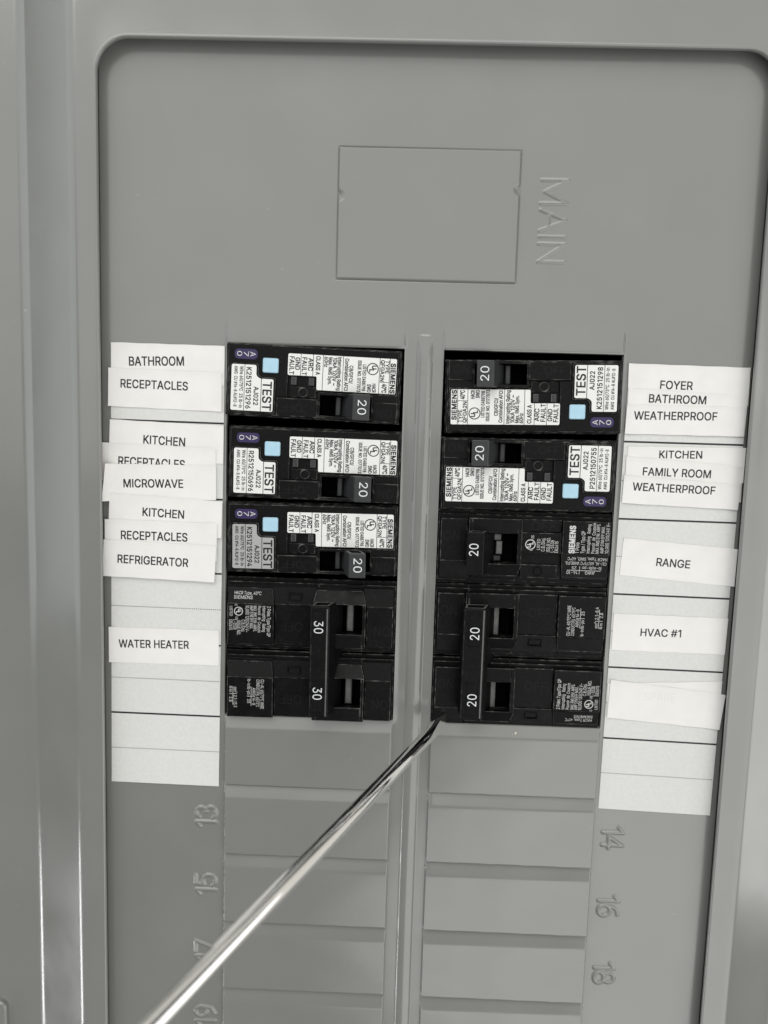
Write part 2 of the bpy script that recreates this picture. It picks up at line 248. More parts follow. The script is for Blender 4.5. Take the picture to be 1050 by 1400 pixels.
u 410 182 -5 158 -3 135 2 115 11 97 23 82 39 69 59 60 82 54 109 53 139 53 379 114 379 114 144 116 117 124 94 137 75 154 61 175 53 200 50 218 51 234 55 249 62 263 71 274 83 283 97 290 113 295 132 296 153 296 379 357 379 357 0 298 0 298 92 307 92 294 60 277 35 257 17 234 5 209 -3
v 389 163 0 17 379 84 379 165 155 187 87 206 21 184 21 203 87 224 155 305 379 371 379 226 0
x 379 21 0 171 218 171 171 29 379 100 379 147 306 179 253 207 206 175 206 202 253 233 306 282 379 352 379 209 169 209 214 358 0 287 0 231 85 200 136 173 182 205 182 178 136 148 85 91 0
y 389 47 -139 61 -86 71 -87 104 -89 130 -74 151 -36 163 -1 17 379 84 379 165 155 187 87 206 21 184 21 202 87 224 155 305 379 371 379 204 -58 177 -107 139 -136 91 -145 65 -143
z 380 42 0 42 46 254 320 254 323 48 323 48 379 333 379 333 331 126 60 126 56 339 56 339 0
~ 453 52 150 53 176 58 199 66 218 76 233 89 246 103 255 151 266 197 256 246 221 275 198 299 192 312 194 323 199 332 207 339 219 343 234 344 253 400 253 399 226 394 204 386 185 376 170 364 157 349 148 301 137 254 148 207 182 177 204 154 210 141 209 130 204 121 196 114 185 109 169 108 150
° 316 158 283 138 285 119 290 101 298 84 310 70 324 59 340 50 358 45 377 43 397 45 418 50 437 59 455 70 472 84 486 101 497 119 506 138 511 158 513 179 511 198 506 216 497 232 486 246 472 257 455 266 437 271 418 273 397 271 377 266 358 257 340 246 324 232 310 216 298 198 290 179 285;158 334 190 343 213 366 222 397 213 430 190 453 158 462 126 453 103 430 95 397 103 366 126 343
² 305 39 306 39 348 154 439 181 462 198 481 203 500 201 512 196 522 187 530 176 536 163 539 148 540 133 539 120 536 108 529 100 521 95 511 93 499 37 499 40 524 51 545 68 563 91 576 117 584 148 587 180 584 207 576 230 564 247 547 257 527 261 505 257 482 245 457 219 429 175 395 121 355 121 353 269 353 269 306
· 196 98 196 86 198 75 202 66 210 58 219 54 230 52 242 54 254 58 265 66 274 75 282 86 286 98 287 110 286 121 282 130 274 138 265 142 254 144 242 142 230 138 219 130 210 121 202 110 198
"""
FONT = {}
for _l in LETTERS.strip('\n').split('\n'):
    _a = _l[2:].split(' ', 1)
    FONT[_l[0]] = (int(_a[0]), [[int(q) for q in c_.split()] for c_ in _a[1].split(';')] if len(_a) > 1 and _a[1] else [])
FONT[' '] = (200, [])
CAPH = 509.0
_txt = {}


_gl = {}


def glyph(ch):
    """Triangulated letter (non-zero winding, so overlapping strokes merge)."""
    if ch not in _gl:
        vs, es, cons = [], [], []
        for ct in FONT[ch][1]:
            p = [Vector((ct[i] / CAPH, ct[i + 1] / CAPH)) for i in range(0, len(ct), 2)]
            b0 = len(vs)
            vs += p
            es += [(b0 + i, b0 + (i + 1) % len(p)) for i in range(len(p))]
            cons.append(p)
        if not vs:
            _gl[ch] = (np.zeros((0, 2)), [])
            return _gl[ch]
        if ch == '0': cons[1] = cons[1][::-1]
        ov, _, of, *_ = delaunay_2d_cdt(vs, es, [], 0, 1e-5)
        keep = []
        for f in of:
            c = sum((ov[i] for i in f), Vector((0, 0))) / len(f)
            wn = 0
            for p in cons:
                for q0, q1 in zip(p, p[1:] + p[:1]):
                    if (q0.y <= c.y) != (q1.y <= c.y):
                        x = q0.x + (c.y - q0.y) / (q1.y - q0.y) * (q1.x - q0.x)
                        if x > c.x: wn += 1 if q1.y > q0.y else -1
            if wn:
                f = tuple(f)
                p0, p1, p2 = (ov[i] for i in f[:3])
                keep.append(f if (p1 - p0).cross(p2 - p0) > 0 else f[::-1])
        _gl[ch] = (np.array([tuple(v) for v in ov]), keep)
    return _gl[ch]


def text_geom(s, bold=False):
    """A line of lettering with cap height 1: 2-D vertices and faces."""
    k = (s, bold)
    if k not in _txt:
        V, Fc, x, nb = [], [], 0.0, 0
        for ch in s:
            v, f = glyph(ch)
            if len(v):
                V.append(v + np.array([x, 0.0]))
                Fc += [tuple(i + nb for i in q) for q in f]
                nb += len(v)
            x += (FONT[ch][0] + (28 if bold else 0)) / CAPH
        _txt[k] = (np.concatenate(V), Fc)
    return _txt[k]


class MB:
    """Collects shapes (mm) and links them as ONE mesh object."""

    def __init__(self):
        self.v, self.f, self.m, self.mats, self.sm = [], [], [], [], []

    def mi(self, m):
        if m not in self.mats: self.mats.append(m)
        return self.mats.index(m)

    def add(self, vs, fs, m, smooth=False):
        b = len(self.v)
        self.v += [tuple(map(float, p)) for p in vs]
        k = self.mi(m)
        for f in fs:
            self.f.append(tuple(i + b for i in f))
            self.m.append(k)
            self.sm.append(smooth)

    def prism(self, poly, z0, z1, m, c=0.0, edge=None, top=None, bottom=False):
        """poly: counter-clockwise outline. c: chamfer of the top edge."""
        n = len(poly)
        top = top or m
        a = [(x, y, z0) for x, y in poly]
        if bottom: self.add(a, [tuple(range(n))[::-1]], m)
        if c > 0:
            ins = inset(poly, c)
            vs = a + [(x, y, z1 - c) for x, y in poly] + [(x, y, z1) for x, y in ins]
            self.add(vs, [(i, (i + 1) % n, n + (i + 1) % n, n + i) for i in range(n)], m)
            self.add(vs, [(n + i, n + (i + 1) % n, 2 * n + (i + 1) % n, 2 * n + i) for i in range(n)], edge or m)
            self.add([(x, y, z1) for x, y in ins], [tuple(range(n))], top)
        else:
            vs = a + [(x, y, z1) for x, y in poly]
            self.add(vs, [(i, (i + 1) % n, n + (i + 1) % n, n + i) for i in range(n)], m)
            self.add([(x, y, z1) for x, y in poly], [tuple(range(n))], top)

    def box(self, u0, u1, v0, v1, z0, z1, m, c=0.0, edge=None, top=None):
        self.prism([(u0, v0), (u1, v0), (u1, v1), (u0, v1)], z0, z1, m, c, edge, top)

    def box_hole(self, u0, u1, v0, v1, z0, z1, hole, m, c=0.0, edge=None):
        a0, a1, b0, b1 = hole
        for q in ((u0, a0, v0, v1), (a1, u1, v0, v1), (a0, a1, v0, b0), (a0, a1, b1, v1)): self.box(*q, z0, z1, m, c, edge)

    def hexa(self, low, high, m, bevel=0.0, hollow=0.0, edge=None):
        """low/high: four (x, y, z) corners counter-clockwise; bevelled; hollow > 0 sinks the two y ends."""
        bm = bmesh.new()
        a = [bm.verts.new(p) for p in low]
        b = [bm.verts.new(p) for p in high]
        bm.faces.new(a[::-1])
        bm.faces.new(b)
        sides = [bm.faces.new((a[i], a[(i + 1) % 4], b[(i + 1) % 4], b[i])) for i in range(4)]
        bm.normal_update()
        if bevel:
            es = [e for e in bm.edges if all(v.co.z > 1 for v in e.verts)] + [e for e in bm.edges if sum(v.co.z > 1 for v in e.verts) == 1]
            bmesh.ops.bevel(bm, geom=es, offset=bevel, segments=2, affect='EDGES', profile=0.5)
        if hollow:
            bm.normal_update()
            rim, pit = [], []
            for sg in (-1, 1):
                f = max(bm.faces, key=lambda q: q.calc_area() * max(0, q.normal.y * sg) ** 8)
                d = f.normal.copy()
                rim += list(bmesh.ops.inset_region(bm, faces=[f], thickness=hollow)['faces'])
                pit += list(bmesh.ops.inset_region(bm, faces=[f], thickness=0.06)['faces'])
                for v in f.verts: v.co -= d * 2.5
                pit.append(f)
        bm.verts.index_update()
        vs = [v.co[:] for v in bm.verts]
        special = {f: (edge or m) for f in rim} if hollow else {}
        special.update({f: DARK for f in pit} if hollow else {})
        groups = {}
        for f in bm.faces: groups.setdefault(special.get(f, m), []).append(tuple(v.index for v in f.verts))
        b0 = len(self.v)
        self.add(vs, [], m)
        for mm_, fl in groups.items():
            k = self.mi(mm_)
            for f in fl:
                self.f.append(tuple(i + b0 for i in f))
                self.m.append(k)
                self.sm.append(False)
        bm.free()

    def ring(self, u, v, r0, r1, z0, z1, m, n=28):
        vs = []
        for k in range(n):
            a = 2 * math.pi * k / n
            for r, z in ((r0, z0), (r0, z1), (r1, z1), (r1, z0)):
                vs.append((u + r * math.cos(a), v + r * math.sin(a), z))
        fs = []
        for k in range(n):
            j = (k + 1) % n
            for q in range(3):
                fs.append((4 * k + q, 4 * k + q + 1, 4 * j + q + 1, 4 * j + q))
        self.add(vs, fs, m)

    def text(self, s, org, d, length, cap, z, m, bold=False, align='L', zf=None, weight=0.0):
        """org: start of the base line; d: reading direction in degrees; length fits the width, cap the capital height."""
        v, f = text_geom(s, bold)
        x0, x1 = v[:, 0].min(), v[:, 0].max()
        if length is None: length = (x1 - x0) * cap
        X = (v[:, 0] - x0) / (x1 - x0) * length
        if align == 'C': X = X - length / 2
        Y = v[:, 1] * cap
        a = math.radians(d)
        ca, sa = math.cos(a), math.sin(a)
        P = np.stack([org[0] + X * ca - Y * sa, org[1] + X * sa + Y * ca], 1)
        zz = np.full(len(P), z) if zf is None else zf(P) + z
        wt = (0.06 if bold else weight) * cap
        for k, (ox, oy) in enumerate(((0, 0), (wt, wt), (-wt, wt), (wt, -wt), (-wt, -wt)) if wt else ((0, 0),)):
            self.add(np.column_stack([P[:, 0] + ox, P[:, 1] + oy, zz + 0.003 * k]), f, m)

    def build(self, name, parent=None):
        me = bpy.data.meshes.new(name)
        me.from_pydata([(x * MM, y * MM, z * MM) for x, y, z in self.v], [], self.f)
        for m in self.mats: me.materials.append(m)
        me.polygons.foreach_set('material_index', self.m)
        me.polygons.foreach_set('use_smooth', self.sm)
        me.update()
        return link_mesh(name, me, parent)


def inset(poly, c):
    n = len(poly)
    out = []
    for i in range(n):
        p0, p1, p2 = Vector(poly[i - 1]), Vector(poly[i]), Vector(poly[(i + 1) % n])
        e1, e2 = (p1 - p0).normalized(), (p2 - p1).normalized()
        n1, n2 = Vector((-e1.y, e1.x)), Vector((-e2.y, e2.x))
        b = n1 + n2
        k = c / max(0.25, (1 + n1.dot(n2)) / 1.0)
        out.append((p1.x + b.x * k, p1.y + b.y * k))
    return out


def rounded(poly, r, seg=4):
    n = len(poly)
    out = []
    for i in range(n):
        p0, p1, p2 = Vector(poly[i - 1]), Vector(poly[i]), Vector(poly[(i + 1) % n])
        a, b = (p0 - p1), (p2 - p1)
        rr = min(r, a.length * 0.45, b.length * 0.45)
        s, e = p1 + a.normalized() * rr, p1 + b.normalized() * rr
        for k in range(seg + 1):
            t = k / seg
            q = s * (1 - t) ** 2 + p1 * 2 * t * (1 - t) + e * t * t
            out.append((q.x, q.y))
    return out


def rrect(x0, x1, y0, y1, r, seg=8):
    out = []
    for cx, cy, a0 in ((x1 - r, y0 + r, -90), (x1 - r, y1 - r, 0), (x0 + r, y1 - r, 90), (x0 + r, y0 + r, 180)):
        for k in range(seg + 1):
            a = math.radians(a0 + 90 * k / seg)
            out.append((cx + r * math.cos(a), cy + r * math.sin(a)))
    return out


# ================================================================== the wall and the panel
wb = MB()
wb.add([(-2500, -1500, -14), (600, -1500, -14), (600, 1500, -14), (-2500, 1500, -14), (600, -1500, -300), (600, 1500, -300),
        (-130, -325, -14), (130, -325, -14), (130, 125, -14), (-130, 125, -14)],
       [(0, 1, 7, 6), (1, 2, 8, 7), (2, 3, 9, 8), (3, 0, 6, 9), (1, 4, 5, 2)], PLASTER)
tag(wb.build('wall'), kind='structure')

panel = thing('electrical_panel', 'grey steel electrical panel with embossed MAIN plate, holding the black breakers', 'electrical panel', (0, 0, 0))

# ---- door frame: concentric rounded rectangles, from under the lip outwards
SEG = 14
prof = [(9.0, 3.4, 14), (0.5, 3.5, 10.6), (0.08, 3.65, 10.1), (0.0, 3.9, 10), (0.0, 4.4, 10), (0.08, 4.75, 10.1), (0.25, 4.95, 10.3),
        (0.5, 5.06, 10.6), (0.85, 5.0, 11), (1.2, 4.97, 11.5), (3.6, 5.0, 13), (6.0, 5.0, 15)]
for k in range(1, 7):                                          # rounded shoulder
    a = math.radians(31 * k / 6)
    prof.append((6.0 + 7.5 * math.sin(a), 5.0 - 7.5 * (1 - math.cos(a)), 15 + 3.8 * k / 6))
d0, z0, _ = prof[-1]
tn = math.tan(math.radians(31))
d1 = 27.5
prof.append((d1, z0 - (d1 - d0) * tn, 30))
zb = prof[-1][1]
for k in range(1, 7):                                          # foot of the slope
    a = math.radians(31 * (1 - k / 6))
    prof.append((d1 + 9 * (math.sin(math.radians(31)) - math.sin(a)), zb - 9 * (math.cos(a) - math.cos(math.radians(31))), 31 + k))
zfl = prof[-1][1]
dfl = prof[-1][0]
for d in (dfl + 15, dfl + 45): prof.append((d, zfl, 40))
prof += [(dfl + 46.5, zfl - 0.6, 41), (dfl + 47, zfl - 2, 41), (dfl + 47, zfl - 6, 41)]
loops = []
for d, z, r in prof:
    extra = 17.0 * max(0.0, min(1.0, (d - 1.2) / 4.8)) + 0.2 * min(max(d - 6, 0), 20)                                # the rim is wider above and below than at the sides
    loops.append([(x, y, z) for x, y in rrect(-104.45 - d, 104.45 + d, -300 - d - extra, 89.6 + d + extra, r, SEG)])
fb = MB()
n = len(loops[0])
vs = [p for l in loops for p in l]
fs = [(i * n + k, i * n + (k + 1) % n, (i + 1) * n + (k + 1) % n, (i + 1) * n + k) for i in range(len(loops) - 1) for k in range(n)]
fb.add(vs, [f[::-1] for f in fs], PAINT, True)
fb.build('door_frame', panel)
ZFL = zfl


# ---- dead front: one pressed sheet as a height field
def sstep(a, b, x):
    t = np.clip((x - a) / (b - a), 0, 1)
    return t * t * (3 - 2 * t)


XI, XO, YT, YB, PITCH = 6.37, 64.35, -1.79, -127.0, 25.4


def lines(spans, base, lo, hi, extra=()):
    g = list(np.arange(lo, hi + 1e-6, base))
    for a, b, s in spans: g += list(np.arange(a, b + 1e-6, s))
    g = np.array(sorted(g + list(extra)))
    keep = [g[0]]
    ex = set(round(e, 4) for e in extra)
    for q in g[1:]:
        if q - keep[-1] < 0.12:
            if round(q, 4) in ex: keep[-1] = q
            continue
        keep.append(q)
    return np.array(keep)


xs = lines([(-108, -104.5, 0.2), (104.5, 108, 0.2), (-78, -60, 0.3), (-31, -26, 0.3), (-4, 9, 0.25), (26, 31, 0.3), (33, 46, 0.3), (60, 78, 0.3)], 1.5, -111, 111,
           (XI, XO, -XI, -XO))
ys = lines([(89.5, 93, 0.25), (17, 63, 0.3), (-1.7, 8, 0.3), (-172, -160, 0.3), (-197, -185, 0.3), (-222, -210, 0.3), (-248, -235, 0.3), (-270, -261, 0.4)],
           1.5, -305, 96, (YT, YB))
GX, GY = np.meshgrid(xs, ys)


def arc(cx, cy, rx, ry, a0, a1, n=10):
    t = np.radians(np.linspace(a0, a1, n))
    return [(cx + rx * math.cos(k), cy + ry * math.sin(k)) for k in t]


GLYPH = {   # stroke paths, glyph box 0..0.6 wide, 0..1 high
    'M': [[(0, 0), (0, 1), (.42, .12), (.84, 1), (.84, 0)]], 'A': [[(0, 0), (.38, 1), (.76, 0)], [(.13, .34), (.63, .34)]],
    'I': [[(0, 0), (0, 1)]], 'N': [[(0, 0), (0, 1), (.66, 0), (.66, 1)]],
    '1': [[(.08, .78), (.34, 1), (.34, 0)]],
    '2': [arc(.3, .7, .28, .3, 170, -40) + [(0, 0), (.6, 0)]],
    '3': [arc(.28, .74, .26, .26, 160, -80) + arc(.28, .25, .3, .25, 80, -160)],
    '4': [[(.45, 0), (.45, 1), (0, .3), (.62, .3)]], '5': [[(.55, 1), (.1, 1), (.05, .58)] + arc(.28, .32, .3, .32, 110, -150)],
    '6': [[(.5, .97)] + arc(.42, .35, .4, .62, 110, 180) + arc(.3, .3, .28, .3, 180, -180, 18)], '7': [[(0, 1), (.6, 1), (.2, 0)]],
    '8': [arc(.3, .75, .25, .25, -90, 270, 16), arc(.3, .25, .3, .25, 90, 450, 16)],
    '9': [arc(.3, .7, .28, .3, 0, 360, 18) + [(.58, .6), (.5, .2), (.2, 0)]], '0': [arc(.3, .5, .3, .5, 0, 360, 20)]}


def stroke_height(H, s, org, deg, cap, wid, amp, widths=None):
    a = math.radians(deg)
    ca, sa = math.cos(a), math.sin(a)
    x = 0.0
    for ch in s:
        for path in GLYPH[ch]:
            P = [(org[0] + (x + px * cap) * ca - py * cap * sa, org[1] + (x + px * cap) * sa + py * cap * ca) for px, py in path]
            for (ax, ay), (bx, by) in zip(P[:-1], P[1:]):
                m = (GX > min(ax, bx) - 1.5) & (GX < max(ax, bx) + 1.5) & (GY > min(ay, by) - 1.5) & (GY < max(ay, by) + 1.5)
                if not m.any(): continue
                px, py = GX[m] - ax, GY[m] - ay
                dx, dy = bx - ax, by - ay
                t = np.clip((px * dx + py * dy) / (dx * dx + dy * dy), 0, 1)
                dist = np.hypot(px - t * dx, py - t * dy)
                T[m] = np.maximum(T[m], amp * (1 - sstep(wid * 0.25, wid, dist)))
        x += {'M': 1.08, 'A': .98, 'I': .26, 'N': .9, '1': .55}.get(ch, .8) * cap


H = np.zeros_like(GX)
for k in range(26):                                            # the sheet is never quite flat
    fx, fy = rng.normal(0, 0.022, 2)
    H += 0.030 * np.sin(GX * fx * 2 + GY * fy * 2 + rng.uniform(0, 6.3))
ax = np.abs(GX)
# drawn field above the two breaker openings, fading upwards
S = sstep(XI - 0.7, XI + 0.5, ax) * (1 - sstep(XO - 0.5, XO + 0.7, ax))
H += 0.75 * S * np.where(GY < YT, 1.0, (1 - sstep(YT, 10.5, GY)) ** 1.6) * (GY > YB - 140)
H = np.where((GY < YB) & (S > 0), H - 0.75 * S, H)
# centre rib
rib = np.clip(1 - ((GX - 0.25) / 2.7) ** 2, 0, 1)
H += 1.05 * rib ** 0.8 * (1 - sstep(-5.0, 3.2, GY) * 0.75) * (1 - sstep(2.2, 3.2, GY)) * sstep(-268, -262, GY)
T = np.zeros_like(GX)
stroke_height(H, 'MAIN', (35.1, 51.8), -90, 8.4, 0.62, 0.27)
for k, (a, b) in enumerate(((13, 14), (15, 16), (17, 18), (19, 20))):
    yc = -165.4 - 25.25 * k
    stroke_height(H, str(a), (-67.2, yc - 3.3), 90, 7.0, 0.8, 0.55)
    stroke_height(H, str(b), (67.6, yc + 3.3), -90, 7.0, 0.8, 0.55)
H += T
# rolled edges of the openings
inx = (ax > XI - 0.05) & (ax < XO + 0.05)
ed = np.minimum(np.minimum(np.abs(ax - XI), np.abs(ax - XO)) + 99 * ((GY < YB) | (GY > YT)),
                np.minimum(np.abs(GY - YT), np.abs(GY - YB)) + 99 * ~inx)
H -= 0.22 * (1 - sstep(0.0, 0.5, ed))
# the sheet turns down behind the frame
H -= 6.0 * sstep(105.7, 107.8, ax)
# groove round the MAIN plate
MX0, MX1, MY0, MY1 = -29.35, 28.6, 19.5, 60.7
iM = (GX > MX0) & (GX < MX1) & (GY > MY0) & (GY < MY1)
H = np.where(iM, H - 0.40 * sstep(0, 0.3, np.minimum(np.minimum(GX - MX0, MX1 - GX), np.minimum(GY - MY0, MY1 - GY))), H)
ny, nx = GX.shape
V = np.stack([GX, GY, H], -1).reshape(-1, 3) * MM
idx = np.arange(nx * ny).reshape(ny, nx)
q = np.stack([idx[:-1, :-1], idx[:-1, 1:], idx[1:, 1:], idx[1:, :-1]], -1)
mx = (xs[:-1] + xs[1:]) / 2
my = (ys[:-1] + ys[1:]) / 2
CX, CY = np.meshgrid(mx, my)
hole = (np.abs(CX) > XI) & (np.abs(CX) < XO) & (CY < YT) & (CY > YB)
F = q[~hole]
me = bpy.data.meshes.new('dead_front')
vv = [tuple(p) for p in V]
ff = [tuple(p) for p in F.tolist()]
base = len(vv)
sm = [True] * len(ff)
for s in (-1, 1):                                              # sheet edge round each opening, slightly ragged
    x0, x1 = sorted((s * XI, s * XO))
    jx = np.where((xs >= x0 - 1e-6) & (xs <= x1 + 1e-6))[0]
    jy = np.where((ys >= YB - 1e-6) & (ys <= YT + 1e-6))[0]
    loop = [idx[jy[0], j] for j in jx] + [idx[i, jx[-1]] for i in jy[1:]] + [idx[jy[-1], j] for j in jx[::-1][1:]] + [idx[i, jx[0]] for i in jy[::-1][1:-1]]
    b = len(vv)
    for p in loop: vv.append(vv[p])
    cxm, cym = (x0 + x1) / 2, (YT + YB) / 2
    for p in loop:
        x, y, z = vv[p]
        vv.append((x + (cxm * MM - x) * 0.004, y + (cym * MM - y) * 0.002, -1.5 * MM))
    L = len(loop)
    for k in range(L):
        ff.append((b + k, b + L + k, b + L + (k + 1) % L, b + (k + 1) % L))
        sm.append(False)
me.from_pydata(vv, [], ff)
me.materials.append(PAINT)
me.polygons.foreach_set('use_smooth', sm)
me.update()
link_mesh('dead_front', me, panel)


def field(name, x0, x1, y0, y1, step, fn, parent, loc=(0, 0, 0)):
    gx = np.unique(np.concatenate([np.arange(x0, x1, step), np.linspace(x0, x0 + 1.2, 7), np.linspace(x1 - 1.2, x1, 7), [x1]]))
    gy = np.unique(np.concatenate([np.arange(y0, y1, step), np.linspace(y0, y0 + 1.2, 7), np.linspace(y1 - 1.2, y1, 7), [y1]]))
    X, Y = np.meshgrid(gx, gy)
    Z = fn(X, Y)
    v = np.stack([X, Y, Z], -1).reshape(-1, 3)
    ii = np.arange(v.shape[0]).reshape(X.shape)
    f = np.stack([ii[:-1, :-1], ii[:-1, 1:], ii[1:, 1:], ii[1:, :-1]], -1).reshape(-1, 4)
    m = MB()
    m.add(v, f.tolist(), PAINT, True)
    o = m.build(name, parent)
    o.location = [c * MM for c in loc]
    return o


def main_plate(X, Y):
    e = np.minimum(np.minimum(X - MX0, MX1 - X), np.minimum(Y - MY0, MY1 - Y))
    z = -0.30 + 0.85 * sstep(0.05, 0.6, e)
    for nx_, ny_ in ((MX0 + 0.2, 45.6), (MX1 - 0.2, 48.6)):
        z = z - 0.9 * (1 - sstep(0.6, 2.2, np.hypot(X - nx_, Y - ny_)))
    return z + 0.03 * np.sin(X * 0.09 + 1) * np.sin(Y * 0.11)


field('main_twist_out', MX0 + 0.05, MX1 - 0.05, MY0 + 0.05, MY1 - 0.05, 0.4, main_plate, panel)


def twist(seed, side):
    r = np.random.default_rng(seed)
    p = r.uniform(0, 6.3, 4)

    def fn(X, Y):                                              # Y: 0 at the top edge, -PITCH at the bottom
        prof_ = 0.25 + 1.25 * np.clip((-Y - 0.1) / 4.4, 0, 1)
        z = prof_ + 0.025 * np.sin(X * 0.17 + p[0]) * np.sin(Y * 0.3 + p[1]) + 0.02 * np.sin(X * 0.06 + p[2])
        ex = np.minimum(X - XI, XO - X)
        ex = ex - np.where(XO - X < 4, 0.10 * np.abs(np.sin(Y * 1.9 + p[3]) + np.sin(Y * 4.7 + p[1])), 0.0) * (side < 0) - 0.06 * np.abs(np.sin(Y * 0.9 + p[0]))
        eb = PITCH - 0.25 + Y + 0.07 * np.sin(X * 0.5 + p[2])
        z = z * sstep(-0.05, 0.55, ex + 0.0 * Y)
        z = 0.26 + (z - 0.26) * sstep(0.0, 0.5, eb)
        # the two tabs that still hold the piece
        tabz = np.maximum(0, 1 - np.abs(Y + 1.2) / 1.6) * (ex < 0.9)
        z = np.maximum(z, 0.55 * tabz)
        return np.where(ex < 0.05, np.minimum(z, 0.05 + 0.4 * tabz), z)
    return fn


tw = {}
for k in range(6, 11):
    for s in (-1, 1):
        y = -PITCH * (k - 1)
        if k == 6:
            tw[s] = field('twist_out', XI if s > 0 else -XO, XO if s > 0 else -XI, -PITCH, -0.02, 0.6,
                          (lambda X, Y, s=s: twist(3 + s, s)(np.abs(X), Y)), panel, (0, y, 0))
        else:
            c = tw[s].copy()
            COL.objects.link(c)
            c.parent = panel
            c.location = (0, y * MM, 0)

eb = MB()                                                      # the dark box behind the sheet
eb.add([(-110, -302, -70), (110, -302, -70), (110, 94, -70), (-110, 94, -70), (-110, -302, -1.0), (110, -302, -1.0), (110, 94, -1.0), (-110, 94, -1.0)],
       [(0, 1, 2, 3), (0, 4, 5, 1), (1, 5, 6, 2), (2, 6, 7, 3), (3, 7, 4, 0)], DARK)
eb.build('enclosure', panel)

hb = MB()                                                      # small tab on the outer flange, bottom of the hinge side
hb.prism(rounded([(-156, -275), (-146.6, -275), (-146.6, -245.0), (-149.0, -243.3), (-156, -247)], 2.2), ZFL - 0.3, ZFL + 2.2, PAINT, 0.6)
hb.build('hinge_tab', panel)


# ================================================================== breakers
def ul_mark(mb, u, v, r, deg, z, m):
    mb.ring(u, v, r * 0.84, r, z - 0.02, z, m)
    a = math.radians(deg)
    ex, ey = math.cos(a), math.sin(a)
    ux, uy = -ey, ex

    def at(p, q): return (u + p * ex + q * ux, v + p * ey + q * uy)
    o = at(-0.55 * r, 0.0 * r)
    mb.text('U', at(-0.55 * r, -0.08 * r), deg, 0.55 * r, 0.68 * r, z, m, True)
    mb.text('L', at(0.08 * r, -0.52 * r), deg, 0.42 * r, 0.72 * r, z, m, True)


def off_on(mb, s, u, v, length, cap, z):
    mb.text(s, (u, v), 180, length, cap, z, EMB)


LT = [  # text, u of the base line, v start, length along -v, cap height, bold
    ('FAULT', -7.25, 5.85, 5.7, 1.5, 0), ('GND', -5.35, 5.6, 3.9, 1.45, 0), ('FAULT', -3.15, 5.75, 5.7, 1.5, 0), ('ARC', -1.15, 5.6, 4.0, 1.5, 0),
    ('CLASS A', 1.35, 6.35, 5.9, 1.35, 0), ('60Hz', 4.0, 6.3, 3.2, 1.25, 0), ('Max. RMS Sym.', 5.45, 6.2, 8.7, 1.15, 0),
    ('10kA 120V ~', 6.85, 6.2, 8.9, 1.3, 0), ('Interrupting Rating', 8.4, 6.4, 10.6, 1.2, 0), ('Combination AFCI', 10.75, 6.1, 10.2, 1.2, 0),
    ('CB/GFCI/', 12.25, 3.95, 5.7, 1.15, 0), ('ISSUE NO. 0177073', 14.95, 5.7, 10.0, 1.1, 0), ('LISTED E488798', 16.55, 4.5, 8.4, 1.1, 0),
    ('HACR', 19.85, -1.45, 2.75, 1.2, 0), ('SWD', 18.25, -1.7, 2.5, 1.2, 0), ('QFGA2N', 22.3, 6.2, 6.7, 1.25, 0), ('TYPE', 23.8, 6.2, 4.1, 1.25, 0),
    ('40\u00b0C', 23.0, -1.35, 2.8, 1.5, 0), ('SIEMENS', 25.62, 5.3, 9.5, 1.5, 1)]


